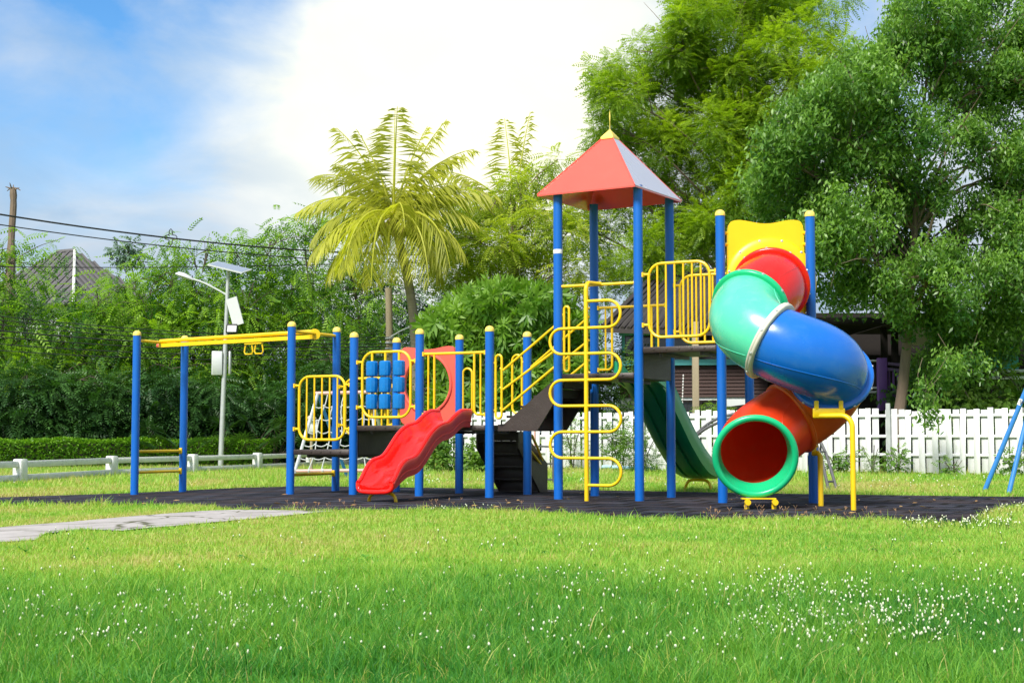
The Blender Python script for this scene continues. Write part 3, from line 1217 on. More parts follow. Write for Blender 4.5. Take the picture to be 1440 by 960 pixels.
crack(M['path'], .9, (.10, .10, .06), .022)
xs = np.unique(np.concatenate([np.linspace(-400, -30, 8), np.linspace(-30, 30, 121), np.linspace(30, 400, 8)]))
ys = np.unique(np.concatenate([np.linspace(-60, 0, 7), np.linspace(0, 30, 91), np.linspace(30, 60, 21), np.linspace(60, 600, 8)]))
grid_obj('ground', xs, ys, 0.0, M['soil'])


def band(name, near, far, mat, zoff, rows=10, step=12):
    """sheet between two edges given as pixel polylines"""
    x0, x1 = near[0][0], near[-1][0]
    cols_ = np.linspace(x0, x1, int((x1 - x0) / step))
    ny = np.interp(cols_, [p[0] for p in near], [p[1] for p in near])
    fy = np.interp(cols_, [p[0] for p in far], [p[1] for p in far])
    vs, fs = [], []
    for i, px in enumerate(cols_):
        a, b = G(px, ny[i]), G(px, fy[i])
        for r in range(rows + 1):
            q = a.lerp(b, r / rows)
            vs.append((q.x, q.y, float(gz(q.x, q.y)) + zoff))
    k = rows + 1
    for i in range(len(cols_) - 1):
        for r in range(rows):
            fs.append((i * k + r, (i + 1) * k + r, (i + 1) * k + r + 1, i * k + r + 1))
    o = np_obj(name, vs, fs, mat, smooth=True)
    return tag(o, kind='structure')


MAT_NEAR = [(-220, 704), (0, 710), (277, 711.5), (310, 716), (340, 717.5), (480, 719), (620, 717), (700, 718), (800, 723), (900, 730), (1000, 731), (1132, 729), (1290, 734), (1360, 737),
            (1388, 723), (1417, 714), (1440, 711), (1700, 712)]
MAT_FAR = [(-220, 701), (0, 700), (180, 694), (333, 686.5), (430, 684), (640, 687), (900, 691), (1140, 695.5), (1411, 699), (1440, 699), (1700, 702)]
PATH_NEAR = [(-160, 775), (0, 764), (50, 761), (62, 752), (117, 745.5), (170, 748), (193, 745), (247, 741), (383, 728), (470, 719.8)]
PATH_FAR = [(-160, 760), (0, 743), (33, 740), (100, 735), (187, 727), (287, 719.5), (333, 718), (470, 719.6)]

# rubber tiles
m, n, l, b = new_mat('dark_rubber_tiles')
tc = n.new('ShaderNodeTexCoord')
mp = n.new('ShaderNodeMapping')
mp.inputs['Rotation'].default_value = (0, 0, TH)
l.new(tc.outputs['Object'], mp.inputs[0])
bk = n.new('ShaderNodeTexBrick')
bk.inputs['Scale'].default_value = 1.0
bk.inputs['Brick Width'].default_value = .5
bk.inputs['Row Height'].default_value = .5
bk.inputs['Mortar Size'].default_value = .05
bk.inputs['Mortar Smooth'].default_value = .3
bk.inputs['Color1'].default_value = (.012, .0135, .023, 1)
bk.inputs['Color2'].default_value = (.040, .042, .060, 1)
bk.inputs['Mortar'].default_value = (.002, .002, .003, 1)
l.new(mp.outputs[0], bk.inputs['Vector'])
no = n.new('ShaderNodeTexNoise')
no.inputs['Scale'].default_value = 1.1
no.inputs['Detail'].default_value = 9
no.inputs['Roughness'].default_value = .7
l.new(tc.outputs['Object'], no.inputs['Vector'])
mr = n.new('ShaderNodeMapRange')
mr.inputs[1].default_value = .46
mr.inputs[2].default_value = .74
l.new(no.outputs['Fac'], mr.inputs[0])
mx = n.new('ShaderNodeMix')
mx.data_type = 'RGBA'
mx.inputs[7].default_value = (.045, .026, .022, 1)
l.new(mr.outputs[0], mx.inputs[0])
l.new(bk.outputs['Color'], mx.inputs[6])
n2 = n.new('ShaderNodeTexNoise')
n2.inputs['Scale'].default_value = 70
n2.inputs['Detail'].default_value = 3
l.new(tc.outputs['Object'], n2.inputs['Vector'])
m3 = n.new('ShaderNodeMix')
m3.data_type = 'RGBA'
m3.blend_type = 'MULTIPLY'
m3.inputs[0].default_value = .6
l.new(mx.outputs[2], m3.inputs[6])
cr = n.new('ShaderNodeValToRGB')
cr.color_ramp.elements[0].position = .3
cr.color_ramp.elements[0].color = (.55, .55, .55, 1)
cr.color_ramp.elements[1].position = .7
cr.color_ramp.elements[1].color = (1.3, 1.3, 1.3, 1)
l.new(n2.outputs['Fac'], cr.inputs[0])
l.new(cr.outputs[0], m3.inputs[7])
l.new(m3.outputs[2], b.inputs['Base Color'])
b.inputs['Roughness'].default_value = .95
b.inputs['Specular IOR Level'].default_value = .2
bp = n.new('ShaderNodeBump')
bp.inputs['Strength'].default_value = .5
bp.inputs['Distance'].default_value = .01
ad = n.new('ShaderNodeMath')
ad.operation = 'SUBTRACT'
l.new(n2.outputs['Fac'], ad.inputs[0])
l.new(bk.outputs['Fac'], ad.inputs[1])
l.new(ad.outputs[0], bp.inputs['Height'])
l.new(bp.outputs[0], b.inputs['Normal'])
M['rubber'] = m
band('rubber_ground', MAT_NEAR, MAT_FAR, M['rubber'], .012)
band('path', PATH_NEAR, PATH_FAR, M['path'], .014, rows=6)

# road beyond the low rail, from pixel corners
band('road', [(-300, 667), (0, 664), (200, 658.5), (420, 655.5), (560, 653.5)], [(-300, 656), (0, 655), (200, 653), (420, 651), (560, 650)], M['asphalt'], .008, rows=4)


# ------------------------------------------------------------------ grass
def in_band(px, py, near, far, pad=0.0):
    ny = np.interp(px, [p[0] for p in near], [p[1] for p in near])
    fy = np.interp(px, [p[0] for p in far], [p[1] for p in far])
    return (px > near[0][0]) & (px < near[-1][0]) & (py < ny - pad) & (py > fy + pad)


def vnoise(x, y, s, seed=0):
    """smooth value noise in 0..1"""
    r = np.random.default_rng(seed).random((64, 64))
    u, v = x / s, y / s
    iu, iv = np.floor(u).astype(int), np.floor(v).astype(int)
    fu, fv = sstep(u - iu), sstep(v - iv)
    g = lambda a, b_: r[a % 64, b_ % 64]
    return (g(iu, iv) * (1 - fu) + g(iu + 1, iv) * fu) * (1 - fv) + (g(iu, iv + 1) * (1 - fu) + g(iu + 1, iv + 1) * fu) * fv


def blades(x, y, h, w, lean, seg, tint, zbase=None):
    n_ = len(x)
    ang = RNG.uniform(0, 2 * PI, n_)
    dx, dy = np.cos(ang), np.sin(ang)
    yaw = RNG.uniform(0, 2 * PI, n_)
    wx, wy = np.cos(yaw), np.sin(yaw)
    z0 = gz(x, y) if zbase is None else zbase
    rows_ = []
    for s in range(seg + 1):
        t = s / seg
        bend = lean * h * t * t
        cx_, cy_ = x + dx * bend, y + dy * bend
        cz_ = z0 + h * (t - .35 * lean * t * t)
        ww = w * (1 - t) ** .7 * .5 if s < seg else 0
        rows_.append((cx_, cy_, cz_, ww))
    per = 2 * seg + 1
    Vv = np.zeros((n_, per, 3), np.float32)
    for s in range(seg):
        cx_, cy_, cz_, ww = rows_[s]
        Vv[:, 2 * s] = np.stack([cx_ - wx * ww, cy_ - wy * ww, cz_], 1)
        Vv[:, 2 * s + 1] = np.stack([cx_ + wx * ww, cy_ + wy * ww, cz_], 1)
    cx_, cy_, cz_, _ = rows_[seg]
    Vv[:, per - 1] = np.stack([cx_, cy_, cz_], 1)
    tr = []
    for s in range(seg - 1):
        a_, b_, c_, d_ = 2 * s, 2 * s + 1, 2 * s + 3, 2 * s + 2
        tr += [(a_, b_, c_), (a_, c_, d_)]
    tr.append((2 * seg - 2, 2 * seg - 1, per - 1))
    tr = np.array(tr)
    Fq = (np.arange(n_)[:, None, None] * per + tr[None]).reshape(-1, 3)
    return Vv.reshape(-1, 3), Fq, np.repeat(tint, per)


def sample(y0, y1, dens, slack=.8):
    n_ = int((y1 - y0) * (2 * (.375 * (y0 + y1) / 2 + slack)) * dens)
    y = np.sqrt(RNG.uniform(y0 * y0, y1 * y1, n_))
    x = RNG.uniform(-1, 1, n_) * (.375 * y + slack)
    px, py = project(x, y, gz(x, y))
    keep = ~in_band(px, py, MAT_NEAR, MAT_FAR, .35) & ~in_band(px, py, PATH_NEAR, PATH_FAR, .3)
    return x[keep], y[keep], px[keep], py[keep]


PARTS = []


def lawn(y0, y1, dens, h, w, seg):
    x, y, px, py = sample(y0, y1, dens)
    tall = sstep((8.6 - y) / 2.6)                       # the uncut sward nearest the viewer
    pat = vnoise(x, y, 1.1, 3) * .6 + vnoise(x, y, .33, 5) * .4
    dry = vnoise(x + 31, y * .8, 1.6, 9)
    hh = h * (.55 + .9 * RNG.random(len(x))) * (1 + .65 * tall * (.4 + pat)) * (.75 + .5 * pat)
    ny = np.interp(px, [p[0] for p in MAT_NEAR], [p[1] for p in MAT_NEAR])
    edge = np.exp(-((py - ny) / 4.0) ** 2) * (py > ny)
    hh = hh * (1 + .9 * edge * RNG.random(len(x)))
    hh = hh * (.55 + .95 * vnoise(x - 9, y + 4, .16, 33))
    t = .56 + .50 * (pat - .5) + .36 * RNG.normal(0, .33, len(x)) - .20 * tall + .42 * np.clip(dry - .45, 0, 1) * (1 - tall)
    t = np.where(RNG.random(len(x)) < .045, RNG.uniform(.85, 1.0, len(x)), t)
    t = np.clip(t + .16 * sstep((y - 7.5) / 3), 0.0, 1)
    PARTS.append(blades(x, y, hh, w * (.7 + .6 * RNG.random(len(x))), RNG.uniform(.15, .95, len(x)), seg, t))


lawn(4.1, 6.0, 7000, .050, .0042, 3)
lawn(4.1, 8.0, 420, .066, .0062, 3)
lawn(8.0, 16.0, 90, .055, .009, 3)
lawn(6.0, 8.5, 4800, .046, .0050, 3)
lawn(8.5, 11.5, 2800, .036, .0064, 2)
lawn(11.5, 17.0, 1700, .034, .0085, 2)
lawn(17.0, 24.0, 700, .06, .013, 2)
lawn(24.0, 38.0, 300, .10, .022, 1)
vv, ff, tt, o_ = [], [], [], 0


def merge(parts):
    vv, ff, tt, o_ = [], [], [], 0
    for a_, b_, c_ in parts:
        vv.append(a_)
        tt.append(c_)
        # pad every face list to triangles
        ff.append(b_ + o_)
        o_ += len(a_)
    return np.concatenate(vv), np.concatenate(ff), np.concatenate(tt)


m, n, l, b = new_mat('grass_blades')
at = n.new('ShaderNodeAttribute')
at.attribute_name = 'tint'
cr = n.new('ShaderNodeValToRGB')
for i, (p, c) in enumerate([(0.0, (.023, .148, .026)), (.3, (.066, .255, .034)), (.58, (.205, .43, .052)), (.82, (.37, .52, .085)), (1.0, (.52, .46, .19))]):
    e = cr.color_ramp.elements[i] if i < 2 else cr.color_ramp.elements.new(p)
    e.position = p
    e.color = (*c, 1)
l.new(at.outputs['Fac'], cr.inputs[0])
l.new(cr.outputs[0], b.inputs['Base Color'])
b.inputs['Roughness'].default_value = .5
b.inputs['Specular IOR Level'].default_value = .3
tr_ = n.new('ShaderNodeBsdfTranslucent')
hs = n.new('ShaderNodeMix')
hs.data_type = 'RGBA'
hs.blend_type = 'MULTIPLY'
hs.inputs[0].default_value = 1
hs.inputs[7].default_value = (1.4, 1.4, .6, 1)
l.new(cr.outputs[0], hs.inputs[6])
l.new(hs.outputs[2], tr_.inputs['Color'])
ms = n.new('ShaderNodeMixShader')
ms.inputs[0].default_value = .4
l.new(b.outputs[0], ms.inputs[1])
l.new(tr_.outputs[0], ms.inputs[2])
l.new(ms.outputs[0], n['Material Output'].inputs['Surface'])
M['grass'] = m
MV_, MF_, MT_ = merge(PARTS)
g_ = np_obj("grass", MV_, MF_, M["grass"], tint=MT_)
tag(g_, 'green lawn grass, taller and darker towards the viewer', 'grass', kind='stuff')

# small white flower heads on thin stems
pts = []


def flowers(n_, fy, xr=None, thr=.5):
    while n_ > 0:
        px = random.uniform(-60, 1500) if xr is None else random.uniform(*xr)
        py = fy()
        q = G(px, py)
        if in_band(np.array([px]), np.array([py]), MAT_NEAR, MAT_FAR, -1)[0] or in_band(np.array([px]), np.array([py]), PATH_NEAR, PATH_FAR)[0]:
            n_ -= 1
            continue
        v = vnoise(np.array([q.x + 7]), np.array([q.y]), .7, 21)[0]
        if v + random.uniform(-.25, .25) > thr:
            pts.append(q)
            n_ -= 1


flowers(330, lambda: random.triangular(800, 965, 880), None, .42)
flowers(230, lambda: random.gauss(890, 26), (1020, 1330), .46)
flowers(300, lambda: random.gauss(862, 26), (1080, 1500), .42)
flowers(160, lambda: random.gauss(868, 30), (720, 1120), .46)
flowers(120, lambda: random.uniform(828, 925), (0, 420), .42)
flowers(90, lambda: random.uniform(738, 830), None, .5)
flowers(170, lambda: random.gauss(728, 9), (1345, 1475), .1)
flowers(70, lambda: random.gauss(741, 4), (1270, 1380), .1)
flowers(45, lambda: random.gauss(717, 2), (600, 690), .1)
flowers(160, lambda: random.uniform(664, 686), (560, 1100), .45)
flowers(60, lambda: random.uniform(668, 690), (1160, 1400), .45)
hm, smm = MB(), []
for q in pts:
    far = q.y > 9
    h_ = random.uniform(.042, .088) * (1 if q.y < 8 else .95)
    r_ = random.uniform(.0028, .0050) * (1.0 if q.y < 8 else (1.3 if q.y < 16 else 2.0))
    lean_ = Vector((random.gauss(0, .018), random.gauss(0, .018), 0))
    top = q + UP * h_ + lean_
    ax = (UP + Vector((random.gauss(0, .25), random.gauss(0, .25), 0))).normalized()
    el = random.uniform(1.0, 2.0)
    hm.lathe(top, [(r_ * .45, -r_ * el), (r_, -r_ * .35), (r_ * .95, r_ * .35), (r_ * .4, r_ * el)], 6, Z=ax)
    smm.append((q, top))
fo = hm.build('white_flowers', M['flower'], None, sharp=80)
tag(fo, 'small white clover-like flower heads scattered through the lawn', 'flowers', kind='stuff')
# low broad-leaved weeds between the blades
wv_, wf_, wt_, wo_ = [], [], [], 0
for k in range(520):
    py = random.uniform(770, 990)
    q = G(random.uniform(-60, 1500), py)
    if vnoise(np.array([q.x * 1.3 + 3]), np.array([q.y * 1.3]), .6, 44)[0] < .52 or in_band(np.array([project(q.x, q.y, 0)[0]]), np.array([py]), PATH_NEAR, PATH_FAR)[0]:
        continue
    nl_ = random.randint(4, 8)
    tn_ = random.uniform(.0, .45)
    for j in range(nl_):
        a = 2 * PI * j / nl_ + random.uniform(-.3, .3)
        ln_ = random.uniform(.018, .038)
        d_ = Vector((math.cos(a), math.sin(a), random.uniform(.15, .9))).normalized()
        s_ = Vector((-math.sin(a), math.cos(a), 0))
        b0_ = q + UP * random.uniform(.012, .03)
        wv_ += [b0_, b0_ + d_ * ln_ * .55 + s_ * ln_ * .26, b0_ + d_ * ln_ - UP * .004, b0_ + d_ * ln_ * .55 - s_ * ln_ * .26]
        wf_.append((wo_, wo_ + 1, wo_ + 2, wo_ + 3))
        wo_ += 4
        wt_ += [tn_] * 4
we_ = np_obj('lawn_weeds', wv_, wf_, M['grass'], tint=wt_)
tag(we_, 'low broad-leaved weeds among the grass nearest the viewer', 'weeds', kind='stuff')
st = MB()
for q, top in smm:
    st.tube([q, (q + top) / 2 + Vector((random.gauss(0, .004), 0, 0)), top], .0011 if q.y < 9 else .002, 3, caps=False)
so_ = st.build('flower_stems', M['grass'], None, fix=False)
tag(so_, 'thin green stems under the white flower heads', 'stems', kind='stuff')

# dry brown seed heads along the near edge of the mat
st = MB()
for k in range(64):
    px = random.choice([random.uniform(395, 500), random.uniform(600, 720), random.uniform(990, 1300), random.uniform(990, 1300), random.uniform(0, 1440)])
    yb_ = float(np.interp(px, [p[0] for p in MAT_NEAR], [p[1] for p in MAT_NEAR])) + random.uniform(-1.5, 2)
    q = G(px, yb_)
    h_ = random.uniform(.035, .11)
    top = q + Vector((random.gauss(0, .03), random.gauss(0, .03), h_))
    st.tube([q, (q + top) / 2 + Vector((random.gauss(0, .008), 0, .01)), top], .0011, 3, caps=False)
    for j in range(3):
        a = random.uniform(0, 2 * PI)
        st.tube([top, top + Vector((math.cos(a) * .022, math.sin(a) * .022, .028))], [.0016, .0028], 4)
tag(st.build('seed_stalks', M['seed'], None, fix=False), 'dry brown seed heads along the near edge of the dark mat', 'seed stalks', kind='stuff')

# fallen dry leaves and litter
lv = []
M['dry_leaf'] = leaf_mat('dry_leaf', (.28, .14, .05), (.45, .30, .12), .2)
V_, T_ = [], []
for k in range(90):
    px = random.uniform(150, 1400)
    py = random.uniform(693, 729)
    q = G(px, py)
    if not in_band(np.array([px]), np.array([py]), MAT_NEAR, MAT_FAR, 0)[0]:
        continue
    s_ = random.uniform(.02, .05)
    a = random.uniform(0, PI)
    d1, d2 = Vector((math.cos(a), math.sin(a), 0)) * s_, Vector((-math.sin(a), math.cos(a), 0)) * s_ * .4
    q = q + UP * .016
    V_ += [q - d1, q + d2 + UP * .012, q + d1 + UP * .006, q - d2]
    T_ += [random.random()] * 4
lo_ = np_obj('fallen_leaves', V_, np.arange(len(V_)).reshape(-1, 4), M['dry_leaf'], tint=T_)
tag(lo_, 'dry fallen leaves scattered on the dark rubber mat', 'fallen leaves', kind='stuff')

# ------------------------------------------------------------------ vegetation tools
def norm(a):
    return a / np.maximum(np.linalg.norm(a, axis=1, keepdims=True), 1e-6)


def scatter(tv, tf, pos, dirs, up, scale, tint, jit=.12):
    """copies of a small leaf template: x along dirs, z towards up"""
    X = norm(dirs)
    Yv = norm(np.cross(up, X))
    Z = np.cross(X, Yv)
    tv = np.asarray(tv, np.float32)
    sc_ = scale[:, None, None]
    Vv = pos[:, None, :] + sc_ * (tv[None, :, 0, None] * X[:, None, :] + tv[None, :, 1, None] * Yv[:, None, :] + tv[None, :, 2, None] * Z[:, None, :])
    tf = np.asarray(tf)
    nv = len(tv)
    Fq = (np.arange(len(pos))[:, None, None] * nv + tf[None]).reshape(-1, tf.shape[1])
    tt = np.repeat(tint, nv) + RNG.normal(0, jit, len(pos) * nv)
    return Vv.reshape(-1, 3), Fq, np.clip(tt, 0, 1)


def kite(L0, x, y, z, d, w, droop=0.0):
    """one leaf: kite-shaped quad from (x,y,z) along direction d"""
    d = Vector(d).normalized()
    s = Vector((-d.y, d.x, 0))
    s = s.normalized() if s.length > 1e-4 else Vector((0, 1, 0))
    p = Vector((x, y, z))
    q = p + d * L0 + Vector((0, 0, -droop))
    mid = p + d * L0 * .45 + Vector((0, 0, -droop * .3))
    return [p, mid + s * w, q, mid - s * w]


def tmpl_feather(pairs=7, droop=.35, w=.046, ll=.26):
    """pinnate spray of unit length, arching downwards"""
    vs, fs = [], []
    for i in range(pairs):
        t = .12 + .88 * i / (pairs - 1)
        z = -droop * t * t
        k = ll * (1 - .45 * abs(t - .4))
        for s in (-1, 1):
            o = len(vs)
            vs += kite(k, t, 0, z, (.55, s * .85, -.22), w, .03)
            fs.append((o, o + 1, o + 2, o + 3))
    o = len(vs)
    vs += kite(ll, 1.0, 0, -droop, (1, 0, -.5), w)
    fs.append((o, o + 1, o + 2, o + 3))
    return vs, fs


def tmpl_twig(nl=9, droop=.55, ll=.36, w=.075):
    """hanging twig with alternate broad leaves"""
    vs, fs = [], []
    r = random.Random(3)
    for i in range(nl):
        t = .1 + .9 * i / (nl - 1)
        z = -droop * t * t
        s = -1 if i % 2 else 1
        o = len(vs)
        vs += kite(ll * r.uniform(.8, 1.1), t, 0, z, (.6, s * r.uniform(.4, .9), -r.uniform(.35, 1.1)), w, .06)
        fs.append((o, o + 1, o + 2, o + 3))
    return vs, fs


def tmpl_rosette(nl=9, w=.12):
    vs, fs = [], []
    r = random.Random(5)
    for i in range(nl):
        a = 2 * PI * i / nl + r.uniform(-.2, .2)
        e = r.uniform(-.15, .75)
        d = Vector((math.sin(e), math.cos(e) * math.cos(a), math.cos(e) * math.sin(a)))
        o = len(vs)
        s = d.cross(Vector((1, 0, 0))).normalized()
        p = Vector((0, 0, 0))
        mid = d * .5
        vs += [p, mid + s * w, d * 1.0, mid - s * w]
        fs.append((o, o + 1, o + 2, o + 3))
    return vs, fs


def tmpl_cluster(nl=9, ll=.40, w=.075, spread=.55, down=.75):
    """loose hanging bunch of broad leaves, no visible rib"""
    vs, fs = [], []
    r = random.Random(17)
    for i in range(nl):
        o = len(vs)
        p = [r.gauss(0, spread * .5) + .3, r.gauss(0, spread * .5), r.gauss(0, spread * .5)]
        a = r.uniform(0, 2 * PI)
        d = (math.cos(a), math.sin(a), -r.uniform(.1, 2.2) * down)
        vs += kite(ll * r.uniform(.75, 1.15), p[0], p[1], p[2], d, w, .05)
        fs.append((o, o + 1, o + 2, o + 3))
    return vs, fs


def subdiv(clumps, k, f, rnd):
    """break each clump into smaller leafy pads"""
    out = []
    for c, r in clumps:
        for _ in range(k):
            a = Vector((rnd.gauss(0, 1), rnd.gauss(0, 1), rnd.gauss(0, 1))).normalized() * rnd.uniform(.4, 1.08)
            g = f * rnd.uniform(.7, 1.3)
            out.append((Vector(c) + Vector((a.x * r[0], a.y * r[1], a.z * r[2] * 1.15)), (r[0] * g, r[1] * g, (r[2] + .25 * r[0]) * g)))
    return out


CLUSTER = tmpl_cluster()
FEATHER = tmpl_feather()
FEATHER_S = tmpl_feather(6, .25, .05, .30)
TWIG = tmpl_twig(9, .30, .36, .068)
ROSETTE = tmpl_rosette()
BUSHY = tmpl_twig(7, .1, .5, .13)


def crown_points(clumps, n_, shell=.55):
    """random points through ellipsoidal clumps [(centre, radii)], denser towards their surfaces"""
    c = np.array([list(k[0]) for k in clumps])
    r = np.array([list(k[1]) for k in clumps])
    w = (r[:, 0] * r[:, 1] * r[:, 2]) ** (2 / 3)
    idx = RNG.choice(len(clumps), n_, p=w / w.sum())
    d = norm(RNG.normal(size=(n_, 3)))
    rad = RNG.random(n_) ** (1 / 3 * (1 - shell) + .12)
    lump = 1 + .22 * np.sin(d[:, 0] * 5 + idx) * np.sin(d[:, 2] * 6 + 2 * idx) * np.cos(d[:, 1] * 4)
    return c[idx] + d * r[idx] * (rad * lump)[:, None], d, idx


def limbs(m, base, top, r0, clumps, r_tip=.02, wob=.25, every=1, n=7):
    """a leader up through the crown, then one bent tapering limb out to each clump"""
    base, top = Vector(base), Vector(top)
    mid = base.lerp(top, .5) + Vector((random.gauss(0, wob), random.gauss(0, wob * .5), 0))
    lead = smooth_path([base, mid, top], 8)
    nl = len(lead) - 1
    m.tube(lead, [r0 * (1 - .78 * i / nl) for i in range(nl + 1)], 9)
    for k, (c, rr) in enumerate(clumps):
        if k % every:
            continue
        c = Vector(c)
        small = rr[0] < .42
        if c.z < base.z + .35:
            # foliage hanging below the fork: a few thin drooping twigs from above
            for q in range(2):
                a_ = c + Vector((random.gauss(0, .25), random.gauss(0, .2), random.uniform(.3, .6)))
                b_ = c + Vector((random.gauss(0, .5) * rr[0], random.gauss(0, .5) * rr[1], -random.uniform(0, .8) * rr[2]))
                m.tube([a_, a_.lerp(b_, .5) + Vector((random.gauss(0, .05), 0, .05)), b_], [.006, .005, .003], 4)
            continue
        t = (c.z - base.z) / max(.5, top.z - base.z) - random.uniform(.12, .38)
        t = min(.96, max(.02, t))
        s = lead[int(t * nl)]
        e = c + Vector((random.uniform(-.3, .3) * rr[0], random.uniform(-.3, .3) * rr[1], random.uniform(-.2, .4) * rr[2]))
        mid = s.lerp(e, .5) + Vector((random.gauss(0, wob), random.gauss(0, wob), random.uniform(.0, .5)))
        pth = smooth_path([s, mid, e], 5)
        ra = .014 if small else r0 * (1 - .7 * t) * random.uniform(.28, .48)
        rt2 = min(r_tip, ra)
        m.tube(pth, [ra + (rt2 - ra) * i / (len(pth) - 1) for i in range(len(pth))], n)
        for q in range(0 if small else 5):
            f = random.uniform(.45, .95)
            a = pth[int(f * (len(pth) - 1))]
            b_ = c + Vector((random.gauss(0, .6) * rr[0], random.gauss(0, .6) * rr[1], random.gauss(.1, .6) * rr[2]))
            mm_ = a.lerp(b_, .5) + Vector((0, 0, random.uniform(0, .25)))
            pp = smooth_path([a, mm_, b_], 4)
            m.tube(pp, [.018 + (.005 - .018) * i / (len(pp) - 1) for i in range(len(pp))], 5)


def leaves(clumps, n_, template, size, mat, parent, tint_mu=.4, drop=.3, name='crown', upmix=1.0, sj=.3, light_top=.25, shell=.55):
    pos, d, idx = crown_points(clumps, n_, shell)
    rz = RNG.normal(size=(n_, 3)) * .55
    dirs = d + rz
    dirs[:, 2] = dirs[:, 2] * .6 - drop
    up = np.tile(np.array([0, 0, upmix]), (n_, 1)) + RNG.normal(size=(n_, 3)) * .35
    sc_ = size * (1 + RNG.uniform(-sj, sj, n_))
    cl = RNG.normal(0, .10, len(clumps))[idx]
    # top of each clump paler: light from above put into the tint
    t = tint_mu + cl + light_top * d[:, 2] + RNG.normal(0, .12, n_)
    Vv, Fq, tt = scatter(template[0], template[1], pos, dirs, up, sc_, t)
    return np_obj(name, Vv, Fq, mat, parent, tint=tt)


def make_tree(name, label, cat, group, base, fork, r0, clumps, n_, template, size, lmat, bmat, tint=.4, drop=.3, every=1, lean=(0, 0), shell=.55, light_top=.25, pads=0, padf=.5):
    base = Vector(base)
    t = thing(name, base, label, cat, group)
    fork = Vector(fork)
    m = MB()
    mid = base.lerp(fork, .5) + Vector((lean[0], lean[1], 0))
    pth = smooth_path([base - UP * .1, base + (mid - base) * .4, mid, fork], 5)
    k = len(pth) - 1
    m.tube(pth, [r0 * (1.25 if i == 0 else 1) * (1 - .45 * i / k) for i in range(k + 1)], 10)
    hi = max(c[0][2] for c in clumps)
    mean = Vector(np.mean([list(c[0]) for c in clumps], axis=0))
    top = Vector((mean.x, mean.y, max(fork.z + .5, mean.z + (hi - mean.z) * .6)))
    limbs(m, fork, top, r0 * .56, clumps, every=every)
    m.build('trunk', bmat, t, fix=False)
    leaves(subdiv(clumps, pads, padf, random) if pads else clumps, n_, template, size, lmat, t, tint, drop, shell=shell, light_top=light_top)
    return t


def clump_cloud(c, R, n_, r, jitter=.25, zmin=None, rnd=random):
    """clump centres spread over an ellipsoid shell"""
    out = []
    c = Vector(c)
    for i in range(n_):
        z = 1 - 2 * (i + .5) / n_
        a = i * 2.39996 + rnd.uniform(-.4, .4)
        q = math.sqrt(1 - z * z)
        f = rnd.uniform(.45, 1.0)
        p = Vector((c.x + R[0] * q * math.cos(a) * f, c.y + R[1] * q * math.sin(a) * f, c.z + R[2] * z * f))
        if zmin is not None and p.z < zmin:
            p.z = zmin + rnd.uniform(0, .4)
        k = r * rnd.uniform(.7, 1.3)
        out.append((p, (k * 1.15, k * 1.15, k * .8)))
    return out


LM = {
    'left': leaf_mat('leucaena_leaf', (.028, .12, .012), (.30, .50, .03), .42),
    'left_dark': leaf_mat('thicket_leaf', (.010, .048, .012), (.065, .17, .025), .25),
    'light': leaf_mat('yellow_green_feather_leaf', (.16, .26, .015), (.48, .54, .06), .5),
    'big': leaf_mat('tamarind_leaf', (.085, .18, .010), (.36, .50, .025), .45),
    'right': leaf_mat('glossy_drooping_leaf', (.036, .125, .020), (.25, .43, .075), .40, rough=.40, spec=.45),
    'frangi': leaf_mat('broad_frangipani_leaf', (.07, .19, .02), (.22, .38, .04), .38, rough=.42),
    'weed': leaf_mat('weed_leaf', (.06, .16, .02), (.20, .33, .05), .35),
    'hedge': leaf_mat('clipped_hedge_leaf', (.05, .17, .012), (.20, .40, .02), .3),
    'palm': leaf_mat('coconut_frond', (.22, .25, .022), (.58, .57, .08), .5),
    'shade': leaf_mat('dark_shrub_leaf', (.018, .060, .012), (.08, .17, .02), .25),
    'fanpalm': leaf_mat('fan_palm_leaf', (.02, .07, .02), (.09, .19, .05), .2),
    'blue': leaf_mat('bluish_leaf', (.05, .12, .08), (.16, .25, .15), .25),
}

# ---- the wall of trees on the left
GT = 'leafy trees behind the clipped hedge'
rt = random.Random(21)


def left_tree(px, Y, ytop, w, label, nl=2600, k_=2.6, tint=.42, zlow=.6, mat='left', size=.50, tmpl=None, name='feathery_tree'):
    base = P(px, 640, Y)
    base.z = -.07
    zt = P(px, ytop, Y).z
    zc = (zt + zlow) / 2
    cl = clump_cloud((base.x, base.y, zc), (w, w * .8, (zt - zlow) / 2 - .35), 17, 1.0, zmin=.7, rnd=rt)
    for q_ in range(5):
        cl.append((Vector((base.x + rt.uniform(-.6, .6) * w, base.y + rt.uniform(-.3, .3) * w, zt - rt.uniform(.5, 1.0))), (.75, .7, .55)))
    return make_tree(name, label, 'tree', GT, base, (base.x, base.y, zlow + .6), .13, cl, int(nl * k_), tmpl or FEATHER, size, LM[mat], M['dark_bark'], tint, .50, every=2, shell=.65, light_top=.40, pads=5, padf=.52)


